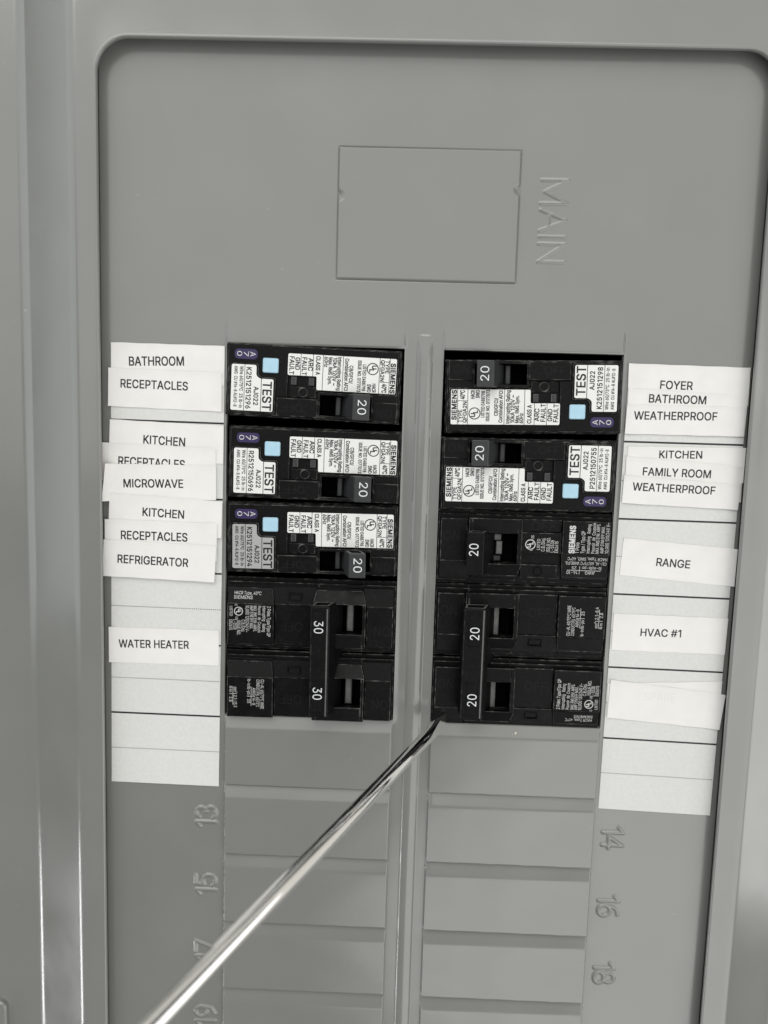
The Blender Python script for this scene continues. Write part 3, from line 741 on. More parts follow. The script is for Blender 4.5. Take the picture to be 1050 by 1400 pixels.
def arc_fault_breaker(label, serial, loc, rot, foil=False, lift=0.0):
    t = thing('arc_fault_breaker', label, 'circuit breaker', loc, rot, 'arc fault breakers with white test labels')
    c = MB()
    hole = (3.1, 19.9, -12.65, -5.95)
    c.box_hole(-28.4, 29.2, -14.15, 9.75, -28, -1.0, hole, BLACK, 0.3, WORN)
    c.box_hole(-27.9, 28.7, -13.9, 9.4, -1.2, 0.9, hole, BLACK, 0.2, WORN)
    c.prism([(-27.3, 9.05), (-27.3, -13.5), (-10.95, -13.5), (-10.95, -7.4), (-7.75, -7.4), (-7.75, -0.25), (1.68, -0.25), (1.68, -4.85), (28.1, -4.85), (28.1, 9.05)],
            0.7, 2.0, BLACK, 0.25, WORN)
    c.box(-10.9, 2.5, -13.45, -7.55, 0.7, 2.75, BLACK, 0.3, WORN)                        # OFF boss
    off_on(c, 'OFF', -2.4, -9.3, 6.6, 2.6, 2.78)
    c.box(-7.2, 1.5, -7.1, -3.75, 0.5, 1.5, BLACK, 0.2, WORN)
    c.ring(-2.6, -5.45, 1.25, 1.6, 1.4, 1.62, WORN)
    c.ring(-2.6, -5.45, 0.0, 0.7, 1.4, 1.6, BLACK)
    for a in ((2.55, 3.1, -13.4, -5.1), (19.9, 20.3, -13.4, -5.1), (3.1, 19.9, -13.4, -12.65), (3.1, 19.9, -5.95, -5.1)):
        c.box(*a, -6, 2.5, BLACK, 0.18, WORN)
    c.box(3.0, 20.0, -12.7, -5.9, -9.0, -8.0, DARK)
    c.box(20.35, 28.35, -13.75, -7.35, 0.7, 2.7, BLACK, 0.3, WORN)
    c.box(20.35, 28.2, -7.3, -4.9, 0.7, 2.05, BLACK, 0.2, WORN)
    off_on(c, 'ON', 26.8, -9.4, 5.0, 2.9, 2.73)
    c.build('casing', t)
    # test button with its label
    b = MB()
    b.prism(rounded([(-26.6, 2.95), (-26.6, -12.95), (-11.5, -12.95), (-11.5, -1.3), (-16.4, -1.3), (-17.2, -0.4), (-17.2, 2.95)], 0.7), 1.9, 2.6, BLACK, 0.2, WORN)
    tb = b.build('test_button', t)
    l = MB()
    sk = FOIL if foil else STICK
    l.prism(rounded([(-25.9, 2.45), (-25.9, -12.35), (-12.15, -12.35), (-12.15, -1.85), (-16.6, -1.85), (-17.8, -0.9), (-17.85, 2.45)], 0.6), 2.58, 2.68, sk)
    z = 2.71
    l.box(-21.68, -21.5, -12.35, 2.45, 2.6, 2.7, INK)
    l.box(-16.2, -15.98, -12.35, -1.85, 2.6, 2.7, INK)
    l.text('TEST', (-15.55, -2.75), -90, 9.2, 2.85, z, INK, weight=0.03)
    l.text('AJ022', (-18.45, -4.5), -90, 5.9, 1.5, z, INK, weight=0.03)
    l.text(serial, (-21.0, 1.55), -90, 13.2, 1.6, z, INK, weight=0.03)
    l.text('Wire 60/75\u00b0C  25 lb-in', (-23.15, 1.8), -90, 13.3, 1.1, z, INK, weight=0.025)
    l.text('AWG  CU #14-8 AL#12-8', (-24.95, 1.8), -90, 13.0, 1.05, z, INK, weight=0.025)
    l.build('test_label', tb)
    s = MB()
    s.prism(rounded([(-10.78, 0.2), (-10.78, 4.9), (-15.85, 4.9), (-15.85, 0.2)][::-1][::-1], 0.6), 1.9, 2.85, BLUE, 0.25)
    s.build('status_button', t)
    p = MB()
    p.prism(rrect(-25.2, -17.75, 4.25, 7.45, 1.2, 5), 2.0, 2.06, PURPLE)
    for ch, u in (('A', -20.15), ('7', -22.25), ('0', -24.4)):
        p.text(ch, (u, 6.65), -90, 1.55, 1.75 if ch == 'A' else 1.6, 2.09, WHITE_INK)
    p.build('colour_code_tag', t)
    r = MB()
    r.prism(rounded([(-7.76, 6.8), (-7.76, -0.1), (1.72, -0.1), (1.8, -4.45), (27.45, -4.45), (27.45, 6.8)], 0.55), 2.0, 2.07, STICK)
    z = 2.1
    for u, lo in ((-3.6, -0.1), (0.42, -0.1), (3.65, -4.45), (10.15, -4.45), (22.0, -4.45), (25.28, -4.45)):
        r.box(u - 0.09, u + 0.09, lo, 6.8, 2.0, 2.09, INK)
    r.box(22.0, 25.28, -0.9, -0.72, 2.0, 2.085, INK)
    for s_, u, v, ln, cap, bold in LT: r.text(s_, (u, v), -90, ln, cap, z, INK, bool(bold), weight=0.035)
    ul_mark(r, 19.75, 3.25, 1.95, -90, z, INK)
    r.build('rating_label', t)
    for u in (-5.75, 0.02):
        q_ = MB()
        q_.box(u - 0.85, u + 0.85, -3.1, -0.55, 0.8, 1.75, HANDLE, 0.2, FLAG)
        q_.build('status_lens', t)
    h = MB()
    h.hexa([(9.6, -12.3, -2.5), (16.0, -12.3, -2.5), (17.6, -6.3, 2.8), (12.2, -6.3, 2.8)][:2] + [(16.0, -6.1, -2.5), (9.6, -6.1, -2.5)],
           [(12.4, -12.6, 2.6), (17.8, -12.6, 2.6), (17.8, -6.0, 2.6), (12.4, -6.0, 2.6)], HANDLE)
    k = -0.35 * lift
    h.hexa([(12.2 + k, -13.3, 2.2), (17.9 + k, -13.3, 2.2), (17.9 + k, -5.2 - 0.1 * lift, 2.2), (12.2 + k, -5.2 - 0.1 * lift, 2.2)],
           [(14.2 + k, -13.5, 6.2 + lift), (19.7 + k, -13.5, 6.0 + lift), (19.7 + k, -5.05 - 0.1 * lift, 6.0 + lift), (14.2 + k, -5.05 - 0.1 * lift, 6.2 + lift)],
           HANDLE, 0.3, 0.95, FLAG)
    h.text('20', (15.75 + k, -7.0), -90, 4.6, 2.75, 6.23 + lift, NUM_INK)
    h.build('toggle_handle', t)
    g = MB()
    g.box(8.1, 9.8, -12.4, -6.2, -7.9, -0.2, HANDLE, 0.3)
    g.build('trip_flag', t)
    return t


AF = [('black arc-fault breaker with white TEST label numbered K2512151296, top of its column', 'K2512151296', (-35.36 - 1.0, -12.7 + 1.25), -1.55, 0),
      ('black arc-fault breaker with white TEST label numbered R2512150696, between two others', 'R2512150696', (-35.36, -38.1), -0.65, 0),
      ('black arc-fault breaker with silvery grey TEST label numbered K2512151294', 'K2512151294', (-35.36 - 0.3, -63.5 + 0.6), 0.35, 1),
      ('black arc-fault breaker with white TEST label numbered K2512151298, beside FOYER slip', 'K2512151298', (35.36 + 1.2, -12.7 - 5.6), 181.3, 0),
      ('black arc-fault breaker with white TEST label numbered P2512150755, beside FAMILY ROOM slip', 'P2512150755', (35.36 + 0.5, -38.1 - 5.7), 180.5, 0)]
for lb, sn, (x, y), r, fo in AF: arc_fault_breaker(lb, sn, (x, y, 0), r, fo, 2.6 if fo else 0.0)


def slope(mb, pts, m):
    """pts: four (u, v, z) top corners counter-clockwise; closed down to z = -1."""
    low = [(u, v, -1.0) for u, v, z in pts]
    mb.add(low + list(pts), [(4, 5, 6, 7), (0, 1, 5, 4), (1, 2, 6, 5), (2, 3, 7, 6), (3, 0, 4, 7)], m)


def edge_line(mb, a, b, w_=0.14, m=None):
    """worn edge: a hair-thin raised strip between two (u, v, z) points"""
    d = Vector((b[0] - a[0], b[1] - a[1], 0)).normalized()
    nx_, ny_ = -d.y * w_, d.x * w_
    mb.add([(a[0] - nx_, a[1] - ny_, a[2] + 0.02), (b[0] - nx_, b[1] - ny_, b[2] + 0.02), (b[0] + nx_, b[1] + ny_, b[2] + 0.02), (a[0] + nx_, a[1] + ny_, a[2] + 0.02)],
           [(0, 1, 2, 3)], m or WORN)


def pole(c, dv, split=1.6, opening=(2.6, 17.7)):
    """one breaker pole, casing only, at v offset dv"""
    def V2(v): return v + dv
    hole = (opening[0], opening[1], V2(-7.85), V2(2.42))
    c.box_hole(-28.6, 29.3, V2(-14.9), V2(9.9), -28, -1.2, hole, BLACK, 0.3, WORN)
    c.box_hole(-28.1, 28.6, V2(-13.7), V2(8.6), -1.3, 0.2, hole, BLACK, 0.2, WORN)
    # label block
    c.box(-27.75, -12.15, V2(-12.6), V2(split), 0, 2.5, BLACK, 0.25, WORN)
    slope(c, [(-27.75, V2(split), 2.45), (-12.1, V2(split), 2.45), (-12.95, V2(6.5), 0.7), (-27.5, V2(6.5), 0.7)], BLACK)
    edge_line(c, (-27.6, V2(6.5), 0.7), (-13.0, V2(6.5), 0.7))
    edge_line(c, (-12.15, V2(split), 2.42), (-12.95, V2(6.5), 0.7), 0.1)
    c.box(-27.6, -12.6, V2(6.5), V2(7.6), 0, 0.7, BLACK, 0.2)
    # escutcheon round the toggle
    a0, a1 = opening
    c.box(1.25, a0, V2(-12.7), V2(2.45), -6, 3.1, BLACK, 0.2, WORN)
    c.box(a1, 18.75, V2(-12.7), V2(2.45), -6, 3.1, BLACK, 0.25, WORN)
    c.box(a0, a1, V2(-12.7), V2(-7.85), -6, 3.1, BLACK, 0.25, WORN)
    slope(c, [(1.15, V2(2.46), 3.0), (18.8, V2(2.46), 3.0), (17.6, V2(6.5), 0.9), (2.1, V2(6.5), 0.9)], BLACK)
    edge_line(c, (2.1, V2(6.5), 0.9), (17.6, V2(6.5), 0.9))
    edge_line(c, (18.75, V2(2.45), 2.98), (17.6, V2(6.5), 0.9), 0.1)
    edge_line(c, (1.2, V2(2.45), 2.98), (2.1, V2(6.5), 0.9), 0.1)
    edge_line(c, (a0, V2(2.4), 3.0), (18.6, V2(2.4), 3.0), 0.1)
    c.box(2.1, 17.6, V2(6.5), V2(7.5), 0, 0.8, BLACK, 0.2)
    c.box(a0, a1, V2(-7.85), V2(2.4), -9, -8, DARK)
    # end piece
    c.box(19.15, 27.9, V2(-12.3), V2(1.75), 0, 2.45, BLACK, 0.25, WORN)
    slope(c, [(19.15, V2(1.75), 2.4), (27.9, V2(1.75), 2.4), (27.9, V2(7.6), 1.0), (17.8, V2(7.6), 1.0)], BLACK)
    edge_line(c, (19.1, V2(1.75), 2.42), (27.9, V2(1.75), 2.42), 0.13)
    off_on(c, 'ON', 27.0, V2(-4.9), 5.3, 3.3, 2.48)


def mid_plain(c, dv):
    def V2(v): return v + dv
    c.box(-11.85, 1.1, V2(-12.5), V2(1.3), 0, 1.2, BLACK, 0.25, WORN)
    slope(c, [(-11.9, V2(1.4), 1.5), (1.1, V2(1.4), 1.5), (2.0, V2(7.2), 0.5), (-12.8, V2(7.2), 0.5)], BLACK)
    edge_line(c, (-11.9, V2(1.45), 1.5), (1.1, V2(1.45), 1.5), 0.1)
    for b in ((-7.4, -2.9, 2.7, 3.1), (-7.4, -2.9, 5.0, 5.4), (-7.4, -7.0, 3.1, 5.0), (-3.3, -2.9, 3.1, 5.0)):
        c.box(b[0], b[1], V2(b[2]), V2(b[3]), 0, 1.62, BLACK, 0.1)
    off_on(c, 'OFF', -2.5, V2(-4.7), 7.2, 3.2, 1.24)


TXT_POLES = [('2 Poles Type/Tipo QP', -14.35, 0.8, 10.4, 1.2), ('Interrupting   Rating', -15.9, 0.8, 8.8, 1.1), ('Pouvoir  de  Coupure', -17.45, 0.8, 9.1, 1.1),
             ('MAX. RMS SYM. AMPS.', -18.95, 0.8, 8.8, 1.1), ('AMP SYM EFF MAX.', -20.2, 0.9, 8.1, 1.1), ('10,000 120/240 V~', -21.6, 0.9, 9.2, 1.15),
             ('C.B./Disj.', -22.95, -4.1, 4.2, 1.15), ('ISSUE NO.', -24.45, -4.4, 5.0, 1.15), ('L-5538', -25.7, -4.1, 3.4, 1.1), ('E82615', -27.1, -4.2, 3.5, 1.1),
             ('LISTED', -26.95, 0.5, 3.4, 0.95), ('C', -25.2, 1.2, 0.6, 0.8), ('US', -25.0, -3.1, 1.0, 0.8)]


def double_pole_breaker(label, loc, rot, amps, handle_u, flag_u, awg, mm2, nm):
    t = thing('double_pole_breaker', label, 'circuit breaker', loc, rot)
    c = MB()
    for dv in (0, -25.4):
        pole(c, dv)
        mid_plain(c, dv)
    z = 2.53
    for s, u, v, ln, cap in TXT_POLES: c.text(s, (u, v), -90, ln, cap, z, WHITE_INK)
    ul_mark(c, -24.0, -1.2, 1.5, -90, z, WHITE_INK)
    zs = lambda P: 2.45 - (P[:, 1] - 1.6) / 4.9 * 1.75
    c.text('HACR Type, 40\u00b0C', (-25.6, 4.35), 0, 9.0, 1.05, 0.05, WHITE_INK, zf=zs)
    c.text('SIEMENS', (-25.7, 2.95), 0, 6.3, 1.05, 0.05, WHITE_INK, zf=zs)
    d = -25.4
    for s, u, v, ln, cap in (('CU-AL 60/75\u00b0C WIRE', -16.25, 0.8, 10.3, 1.15), ('CONDUCT/FIL 60/75\u00b0C', -17.7, 0.75, 9.6, 1.1),
                             ('AWG', -19.0, -2.2, 2.7, 1.05), (awg, -19.0, -5.6, 2.6, 1.05), ('lb-in/lb-po', -20.75, 0.8, 5.4, 1.05), ('25', -20.75, -6.2, 1.4, 1.05),
                             ('mm\u00b2', -25.35, -2.1, 2.0, 1.05), (mm2, -25.35, -5.0, 4.2, 1.05), ('N\u00b7m', -26.9, -1.9, 1.9, 1.0), (nm, -26.9, -5.6, 1.7, 1.05)):
        c.text(s, (u, v + d), -90, ln, cap, z, WHITE_INK)
    for a in ((-19.52, -19.38, -8.6, -1.9), (-20.9, -18.1, -5.25, -5.12), (-25.72, -25.58, -8.4, -2.0), (-26.9, -24.4, -4.55, -4.42)):
        c.box(a[0], a[1], a[2] + d, a[3] + d, 2.4, 2.52, WHITE_INK)
    c.build('casing', t)
    for dv in (0, -25.4):
        f = MB()
        f.box(flag_u - 1.1, flag_u + 1.05, dv - 7.6, dv + 2.2, -7.9, -0.3, FLAG, 0.3)
        f.build('trip_flag', t)
    h = MB()
    a, b = handle_u
    base0, base1 = (5.0, 10.8) if a < 9 else (8.2, 15.0)
    h.hexa([(base0, -33.5, -1), (base1, -33.5, -1), (base1, 2.2, -1), (base0, 2.2, -1)],
           [(a + 0.2, -33.6, 5.2), (b + 0.2, -33.6, 5.2), (b + 0.2, 2.4, 5.2), (a + 0.2, 2.4, 5.2)], BLACK)
    lo = (a + 1.0, b + 1.9) if a < 9 else (a - 1.9, b - 0.8)
    h.hexa([(lo[0], -34.8, 4.6), (lo[1], -34.8, 4.6), (lo[1], 3.5, 4.6), (lo[0], 3.5, 4.6)],
           [(a, -34.4, 9.9), (b, -34.4, 9.7), (b, 3.2, 9.7), (a, 3.2, 9.9)], BLACK, 0.45, 1.0, FLAG)
    if a < 9: h.box(b - 0.85, b - 0.45, -33.9, 2.3, 9.6, 9.86, FLAG)  # grey strip paints in the highlight along the bar's rounded edge
    else: h.box(a + 0.4, a + 0.85, -33.9, 2.3, 9.6, 9.95, FLAG)  # same painted highlight, on the bar's other edge
    e_ = a + 0.35 if a < 9 else b - 0.6
    h.box(e_, e_ + 0.25, -33.9, 2.3, 9.6, 9.93, BLACK, 0.05, WORN)
    m_ = (a + b - 0.5) / 2
    for v0, v1, vt in ((-9.6, 1.6, -1.75), (-32.9, -21.7, -24.1)):
        for e in ((m_ - 1.95, m_ - 1.75, v0, v1), (m_ + 1.75, m_ + 1.95, v0, v1), (m_ - 1.75, m_ + 1.75, v0, v0 + 0.25), (m_ - 1.75, m_ + 1.75, v1 - 0.25, v1)):
            h.box(*e, 9.6, 10.05, BLACK, 0.08)
        h.text(amps, (m_ - 1.5, vt), -90, 4.1, 3.0, 9.97, NUM_INK)
    h.build('handle_tie', t)
    return t


double_pole_breaker('black double-pole breaker marked 30, its handle bar thrown outwards, level with the WATER HEATER slip', (-35.36, -88.9, 0), 0.0, '30', (0.9, 7.2), 13.4, '14-8', '2.1-13.3', '2.8')
double_pole_breaker('black double-pole breaker marked 20, touched by the screwdriver tip', (35.36, -119.2, 0), 180.0, '20', (12.7, 20.0), 8.25, '14-8', '2.1-8.4', '2.8')

# ---- single pole breaker
t = thing('single_pole_breaker', 'plain black single-pole breaker with one 20 handle and white printed text', 'circuit breaker', (35.36, -68.7, 0), 180.0)
c = MB()
pole(c, 0, split=-1.45)
c.box(-11.9, 1.1, -12.6, -8.4, 0, 1.1, BLACK, 0.25, WORN)
c.box(-11.9, 1.1, -8.3, -1.5, 0, 2.1, BLACK, 0.2, WORN)
c.box(-11.9, 1.1, -1.5, 7.2, 0, 0.7, BLACK, 0.2, WORN)
c.box(-10.9, 1.1, 2.4, 6.8, 0, 1.7, BLACK, 0.25, WORN)
c.ring(-4.6, 4.6, 1.2, 1.6, 1.6, 1.82, DARK)
c.ring(-4.6, 4.6, 0.0, 0.75, 1.6, 1.75, BLACK)
off_on(c, 'OFF', -1.9, -9.0, 8.0, 3.0, 1.14)
for s, u, v, ln, cap, b in (('SIEMENS', -16.2, -2.0, 9.0, 1.8, 1), ('1 Pole', -17.7, -2.0, 3.6, 1.2, 0), ('Type / Tipo QP', -19.5, -2.0, 7.4, 1.25, 0),
                            ('Interrupting   Rating', -21.2, -2.1, 9.6, 1.1, 0), ('Pouvoir  de  Coupure', -22.8, -2.1, 10.1, 1.1, 0), ('MAX. RMS SYM. AMPS.', -24.2, -2.1, 9.9, 1.1, 0),
                            ('AMP SYM EFF MAX.', -25.75, -2.2, 9.0, 1.1, 0), ('10,000 120/240 V~', -27.3, -2.2, 10.2, 1.1, 0)):
    c.text(s, (u, v), -90, ln, cap, 2.53, WHITE_INK, bool(b))
for s, u, v, ln, cap in (('LISTED', -4.95, -2.7, 3.6, 1.05), ('C.B./Disj.', -6.5, -2.2, 4.5, 1.15), ('ISSUE NO.', -8.2, -2.1, 4.8, 1.15), ('L-5538', -9.5, -2.0, 4.0, 1.1),
                         ('E82615', -10.9, -1.9, 3.8, 1.1), ('C', -2.5, -2.3, 0.7, 0.85), ('US', -2.8, -6.2, 1.2, 0.9)):
    c.text(s, (u, v), -90, ln, cap, 2.13, WHITE_INK)
ul_mark(c, -1.75, -4.35, 1.7, -90, 2.13, WHITE_INK)
zs = lambda P: 2.45 - (P[:, 1] + 1.45) / 7.95 * 1.75
for s, u, v, ln in (('HACR Type, SWD, 40\u00b0C', -27.2, -0.6, 13.0), ('CU-AL 60/75\u00b0C WIRE/FIL', -27.1, 0.9, 13.6), ('lb-in/lb-po', -25.6, 2.55, 6.3), ('25', -17.4, 2.55, 1.5),
                    ('AWG', -23.6, 4.2, 3.2), ('14-10', -17.9, 4.2, 3.6)):
    c.text(s, (u, v), 0, ln, 1.05, 0.05, WHITE_INK, zf=zs)
for p, q_ in (((-25.5, 3.95), (-14.4, 3.95)), ((-18.5, 2.5), (-18.5, 5.3))):
    edge_line(c, (p[0], p[1], zs(np.array([p]))[0] + 0.03), (q_[0], q_[1], zs(np.array([q_]))[0] + 0.03), 0.07, WHITE_INK)
c.build('casing', t)
f = MB()
f.box(7.3, 9.25, -4.9, -0.55, -7.9, 0.4, FLAG, 0.2)
f.box(7.6, 10.6, -7.2, -5.1, -7.9, -0.4, FLAG, 0.2)
f.box(7.6, 10.6, 0.1, 1.9, -7.9, -0.4, HANDLE, 0.2)
f.build('trip_flag', t)
h = MB()
h.hexa([(9.4, -7.6, -1), (16, -7.6, -1), (16, 2.2, -1), (9.4, 2.2, -1)], [(12.6, -7.7, 4.2), (18.2, -7.7, 4.2), (18.2, 3.6, 4.2), (12.6, 3.6, 4.2)], BLACK)
h.hexa([(12.3, -8.6, 3.6), (18.4, -8.6, 3.6), (18.4, 5.4, 3.6), (12.3, 5.4, 3.6)], [(14.1, -8.5, 8.0), (19.75, -8.5, 7.8), (19.75, 5.6, 7.6), (14.1, 5.6, 7.8)], BLACK, 0.35, 1.0, FLAG)
h.text('20', (15.9, -0.9), -90, 4.0, 3.0, 7.98, NUM_INK)
h.build('toggle_handle', t)


# ================================================================== directory strips and the slips stuck on them
def strip(label, quad, cells, dots, shift):
    m = MB()
    z0, z1 = 0.10, 0.22
    m.prism(quad, z0, z1, CARD)
    (xa, ya), (xb, yb), (xc, yc), (xd, yd) = quad                # bottom left, bottom right, top right, top left

    def ends(y):
        t_ = (y - ya) / (yd - ya)
        return xa + (xd - xa) * t_, xb + (xc - xb) * t_
    for y, dy in cells:
        x0, x1 = ends(y)
        m.add([(x0, y - 0.3, z1 + 0.015), (x1, y + dy - 0.3, z1 + 0.015), (x1, y + dy + 0.3, z1 + 0.015), (x0, y + 0.3, z1 + 0.015)], [(0, 1, 2, 3)], INK)
    for y, dy in dots:
        x0, x1 = ends(y)
        n_ = int((x1 - x0) / 0.72)
        for k in range(n_):
            x = x0 + 0.3 + k * 0.72
            yy = y + dy * k / n_
            m.add([(x - .16, yy - .15, z1 + .015), (x + .16, yy - .15, z1 + .015), (x + .16, yy + .15, z1 + .015), (x - .16, yy + .15, z1 + .015)], [(0, 1, 2, 3)], INK)
    o = m.build('directory_strip')
    return tag(o, label, 'label strip', 'ruled paper directory strips')


strip('long ruled paper strip left of the breakers, under the WATER HEATER slip', [(-103.75, -152.85), (-66.2, -153.2), (-65.05, -2.9), (-102.5, -2.4)],
      [(-27.4, -.3), (-52.75, -.2), (-78.0, -.1), (-102.85, -.1), (-127.75, -.25)], [(-40.4, -.1), (-65.3, -.15), (-90.2, -.3), (-115.3, -.3), (-140.4, -.3)], 0)
strip('long ruled paper strip right of the breakers, under the HVAC slip', [(65.45, -155.75), (103.7, -156.8), (105.0, -4.85), (66.35, -4.5)],
      [(-29.65, 0), (-55.05, -.2), (-80.35, -.4), (-105.5, -.5), (-130.4, -.9)], [(-42.4, -.2), (-67.6, -.3), (-93, -.5), (-118, -.7), (-142.85, -1.1)], 0)

SLIPS = [  # text, corners TL TR BR BL, base line start, end, cap top, layer, curl at left, curl at right, label
    ('BATHROOM', [(-102.39, -2.32), (-65.07, -2.55), (-65.16, -15.31), (-102.51, -14.76)], [(-96.48, -9.7), (-78.45, -9.2), (-78.46, -6.23)], 0, .1, .1,
     'BATHROOM paper slip at the top of the left strip, above a RECEPTACLES slip'),
    ('RECEPTACLES', [(-103.23, -10.58), (-65.95, -11.14), (-65.93, -23.82), (-103.48, -23.06)], [(-99.3, -16.86), (-77.16, -17.21), (-77.16, -14.44)], 1, .3, .1,
     'fully visible RECEPTACLES paper slip directly under the left BATHROOM slip'),
    ('KITCHEN', [(-102.94, -27.35), (-65.2, -28.45), (-65.29, -41.03), (-103.48, -39.96)], [(-91.93, -34.97), (-78.14, -35.55), (-78.15, -32.74)], 0, .3, .2,
     'KITCHEN paper slip just above the half covered RECEPTACLES and MICROWAVE slips'),
    ('RECEPTACLES', [(-105.57, -35.08), (-67.81, -35.94), (-67.74, -48.19), (-105.71, -47.6)], [(-100.29, -42.4), (-78.14, -43.07), (-78.02, -40.12)], 1, .2, .1,
     'RECEPTACLES paper slip whose letters are half covered by the MICROWAVE slip'),
    ('MICROWAVE', [(-103.9, -42.0), (-67.6, -41.57), (-67.54, -53.05), (-105.19, -54.6)], [(-98.51, -49.75), (-78.61, -49.3), (-78.61, -46.51)], 2, 2.0, .15,
     'MICROWAVE paper slip with its end curling up'),
    ('KITCHEN', [(-103.18, -51.68), (-65.45, -53.46), (-65.68, -65.9), (-103.73, -64.26)], [(-92.18, -59.09), (-78.31, -59.66), (-78.31, -56.85)], 3, .2, .2,
     'KITCHEN paper slip directly under the MICROWAVE slip'),
    ('RECEPTACLES', [(-104.77, -60.51), (-67.08, -60.85), (-67.19, -73.61), (-104.91, -73.06)], [(-99.43, -67.14), (-77.1, -67.3), (-77.11, -64.41)], 4, .3, .2,
     'RECEPTACLES paper slip directly above the REFRIGERATOR slip'),
    ('REFRIGERATOR', [(-105.15, -67.44), (-67.28, -68.36), (-67.87, -80.86), (-105.65, -79.9)], [(-100.59, -75.22), (-76.79, -75.88), (-76.8, -73.03)], 5, .3, .2,
     'white paper slip printed REFRIGERATOR'),
    ('WATER HEATER', [(-104.09, -97.61), (-66.47, -97.58), (-66.4, -109.83), (-104.1, -110.01)], [(-100.72, -104.67), (-76.72, -104.34), (-76.72, -101.56)], 0, .3, .1,
     'white paper slip printed WATER HEATER, alone on its strip'),
    ('FOYER', [(66.07, -4.47), (105.0, -4.82), (105.2, -17.09), (66.42, -16.6)], [(76.64, -12.28), (87.01, -12.36), (86.81, -9.69)], 0, .1, .2,
     'white paper slip printed FOYER at the top of the right strip'),
    ('BATHROOM', [(66.42, -12.41), (104.94, -13.99), (104.7, -26.8), (66.67, -24.68)], [(73.28, -16.77), (91.59, -16.84), (91.39, -14.16)], 1, .1, .15,
     'narrow showing BATHROOM paper slip between FOYER and WEATHERPROOF slips'),
    ('WEATHERPROOF', [(66.28, -17.78), (104.16, -17.49), (104.54, -26.91), (66.12, -27.08)], [(68.79, -22.35), (95.48, -21.94), (95.27, -19.31)], 2, .1, .1,
     'WEATHERPROOF paper slip under the right BATHROOM slip'),
    ('KITCHEN', [(67.63, -31.17), (105.5, -30.56), (105.5, -42.02), (67.48, -41.57)], [(77.91, -34.67), (91.73, -34.42), (91.54, -31.92)], 0, .1, .5,
     'KITCHEN paper slip directly above the FAMILY ROOM slip'),
    ('FAMILY ROOM', [(67.19, -34.46), (105.16, -36.57), (105.3, -48.36), (67.26, -46.53)], [(72.86, -40.41), (94.92, -40.71), (94.72, -38.09)], 1, .1, .1,
     'white paper slip printed FAMILY ROOM'),
    ('WEATHERPROOF', [(66.82, -40.6), (104.84, -42.6), (104.52, -50.87), (66.59, -49.76)], [(69.81, -45.46), (96.68, -46.04), (96.48, -43.41)], 2, .1, .1,
     'WEATHERPROOF paper slip under the FAMILY ROOM slip'),
    ('RANGE', [(68.07, -61.44), (105.53, -63.9), (105.43, -76.49), (67.49, -73.9)], [(79.34, -70.33), (90.4, -70.87), (90.21, -68.2)], 0, .1, .4,
     'white paper slip printed RANGE'),
    ('HVAC #1', [(66.43, -86.95), (104.43, -87.39), (104.23, -99.81), (66.31, -99.53)], [(75.76, -94.36), (89.2, -94.38), (89.02, -91.8)], 0, .1, .1,
     'white paper slip printed HVAC #1'),
    ('', [(65.84, -111.17), (104.11, -109.08), (104.04, -122.54), (66.19, -122.53)], None, 0, .1, .1,
     'blank paper slip mostly hidden under the crooked slip'),
    ('SPARE', [(66.74, -109.82), (105.44, -113.55), (104.3, -125.91), (66.22, -123.11)], [(78.29, -116.55), (88.83, -116.52), (88.64, -113.74)], 1, .2, .3,
     'crooked blank paper slip with faint print showing through, below the HVAC slip')]


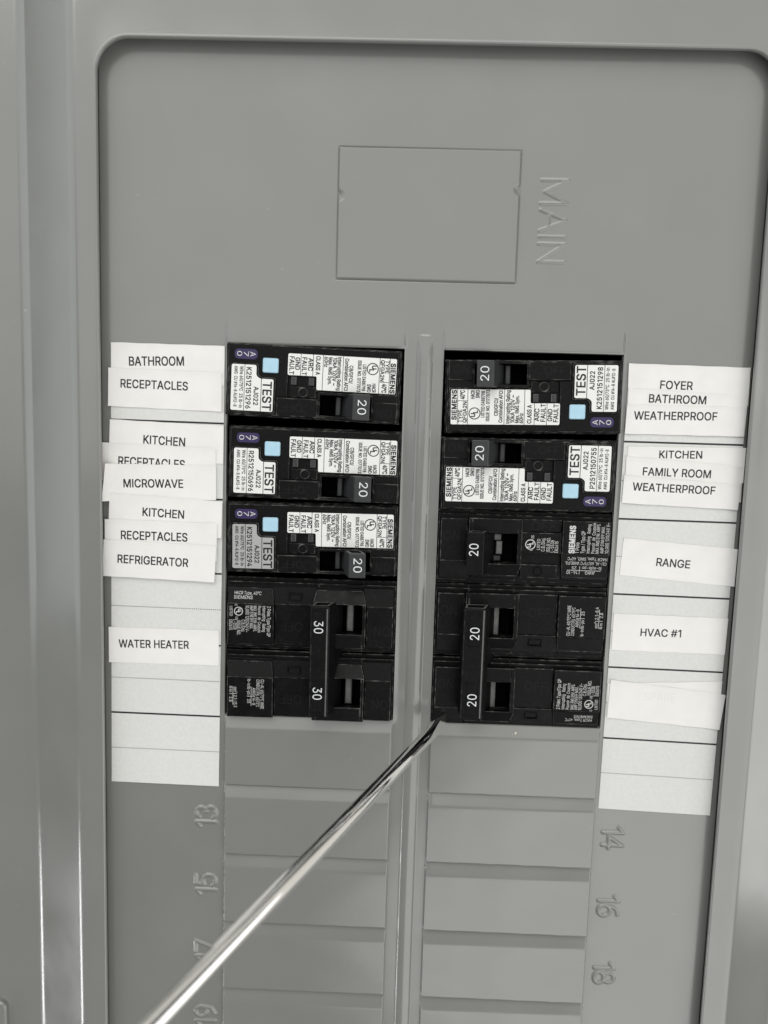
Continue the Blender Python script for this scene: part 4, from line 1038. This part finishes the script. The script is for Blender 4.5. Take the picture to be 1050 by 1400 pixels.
def slip(text, quad, tx, layer, cl, cr, label, seed):
    r = random.Random(seed)
    TL, TR, BR, BL = [np.array(p) for p in quad]
    zb_ = 0.32 + 0.17 * layer
    ph = r.uniform(0, 6)

    def zf(s, t_):
        s = np.asarray(s, float)
        t_ = np.asarray(t_, float)
        z = zb_ + cl * np.clip(1 - s / 0.09, 0, 1) ** 2 + cr * np.clip((s - 0.90) / 0.10, 0, 1) ** 2
        return z + 0.05 * np.sin(s * 7 + ph) * t_ + 0.12 * np.clip(t_ - 0.85, 0, 1) * (1 + np.sin(9 * s + ph)) + 0.16 * np.clip(1 - t_ / 0.12, 0, 1) ** 2
    NS, NT = 40, 10
    S_, T_ = np.meshgrid(np.linspace(0, 1, NS + 1), np.linspace(0, 1, NT + 1))          # t: 0 top edge, 1 bottom edge
    top = (TL + (TR - TL) * S_[..., None])
    bot = (BL + (BR - BL) * S_[..., None])
    P = top + (bot - top) * T_[..., None]
    jit = 0.05 * np.sin(S_ * 23 + ph)
    P[..., 1] += jit * (np.abs(T_ - .5) > .49)
    Z = zf(S_, T_)
    up = np.concatenate([P, Z[..., None]], -1).reshape(-1, 3)
    dn = up - np.array([0, 0, 0.12])
    ii = np.arange(up.shape[0]).reshape(S_.shape)
    q_ = np.stack([ii[1:, :-1], ii[1:, 1:], ii[:-1, 1:], ii[:-1, :-1]], -1).reshape(-1, 4)
    m = MB()
    m.add(up, q_.tolist(), PAPER, True)
    m.add(dn, q_[:, ::-1].tolist(), PAPER, True)
    ring = list(ii[-1, :]) + list(ii[::-1, -1][1:]) + list(ii[0, ::-1][1:]) + list(ii[:, 0][1:-1])
    L = len(ring)
    m.add([up[k] for k in ring] + [dn[k] for k in ring], [(k, L + k, L + (k + 1) % L, (k + 1) % L) for k in range(L)], PAPER)
    if tx:
        a, b, c_ = [np.array(p) for p in tx]
        d = b - a
        ang = math.degrees(math.atan2(d[1], d[0]))
        cap = float(np.linalg.norm(c_ - b)) * 0.97
        ex = TR - TL
        ey = BL - TL
        Mi = np.linalg.inv(np.stack([ex, ey], 1))

        def zt(Q):
            st = (Q - TL) @ Mi.T
            return zf(np.clip(st[:, 0], 0, 1), np.clip(st[:, 1], 0, 1))
        m.text(text, tuple(a), ang, float(np.linalg.norm(d)), cap, 0.03, FAINT if text == 'SPARE' else INK, zf=zt, weight=0.0 if text == 'SPARE' else 0.022)
    o = m.build('paper_slip')
    tag(o, label, 'paper slip', 'typed paper slips stuck on the directory strips')


for k, (tx_, qd, bl, ly, c1, c2, lb) in enumerate(SLIPS): slip(tx_, qd, bl, ly, c1, c2, lb, k)

# ================================================================== screwdriver
tip = np.array([11.18, -124.91, 2.0])
back = np.array([-50.74, -141.81, 120.0])
ax_ = (back - tip) / np.linalg.norm(back - tip)                  # from the tip towards the handle
e1 = np.array([0.0, 1.0, 0.0]) - ax_ * ax_[1]
e1 /= np.linalg.norm(e1)                                         # along the tip's edge
e2 = np.cross(ax_, e1)
sd = thing('screwdriver', 'bright steel screwdriver shaft reaching in diagonally, its flat tip touching a breaker', 'screwdriver', tuple(tip))
R0 = 2.15
st = MB()
NA = 64
secs = []
for s in np.concatenate([np.linspace(0, 16, 33), np.linspace(18, 205, 30)]):
    half = np.interp(s, [0, 1.2, 15.5, 16.5], [0.32, 0.42, 2.15, 2.3])     # ground flats
    rw = np.interp(s, [0, 2.0, 10, 18, 205], [2.0, 2.2, 2.3, R0, R0])
    ring_ = []
    for k in range(NA):
        a = 2 * math.pi * k / NA
        ring_.append((ax_ * s + e1 * rw * math.cos(a) + e2 * np.clip(rw * math.sin(a), -half, half)))
    secs.append(ring_)
vs = [p for r_ in secs for p in r_]
fs = [(i * NA + k, (i + 1) * NA + k, (i + 1) * NA + (k + 1) % NA, i * NA + (k + 1) % NA) for i in range(len(secs) - 1) for k in range(NA)]
st.add(vs, fs, STEEL, True)
st.add(secs[0], [tuple(range(NA))], STEEL)
so = st.build('shaft', sd)
bmx = bmesh.new()
bmx.from_mesh(so.data)
bmesh.ops.recalc_face_normals(bmx, faces=bmx.faces)
for e in bmx.edges:
    if len(e.link_faces) == 2 and e.calc_face_angle(0) > 0.35: e.smooth = False
bmx.to_mesh(so.data)
bmx.free()
gr = MB()
pr_ = [(200, 5), (202, 8), (206, 9.5), (212, 9), (220, 8.2), (230, 11), (245, 14), (265, 15), (285, 14.5), (296, 12.5), (302, 8), (303, 0.1)]
secs = []
for s, r_ in pr_:
    secs.append([ax_ * s + (e1 * math.cos(2 * math.pi * k / 48) + e2 * math.sin(2 * math.pi * k / 48)) * (r_ * (1 + (0.04 * math.cos(2 * math.pi * k / 8 * 1.0 * 6 / 6) if 225 < s < 298 else 0))) for k in range(48)])
vs = [p for r2 in secs for p in r2]
gr.add(vs, [(i * 48 + k, (i + 1) * 48 + k, (i + 1) * 48 + (k + 1) % 48, i * 48 + (k + 1) % 48) for i in range(len(secs) - 1) for k in range(48)], DRIVER, True)
gr.build('handle', sd)

# ---- chip of paint at the edge of the opening
ch = MB()
for k in range(9):
    x, y = 35.6 + rng.normal(0, 0.5), -129.7 - k * 0.17 + rng.normal(0, 0.12)
    r_ = rng.uniform(0.15, 0.38)
    pts = [(x + r_ * math.cos(a) * rng.uniform(.6, 1.2), y + r_ * math.sin(a) * rng.uniform(.6, 1.2)) for a in np.linspace(0, 6.28, 7)[:-1]]
    ch.prism(pts, 0.5, 0.95 + rng.uniform(0, .35), CHIP, bottom=True)
tag(ch.build('paint_chip'), 'tiny tan crumb on the grey cover below the right breakers', 'crumb')
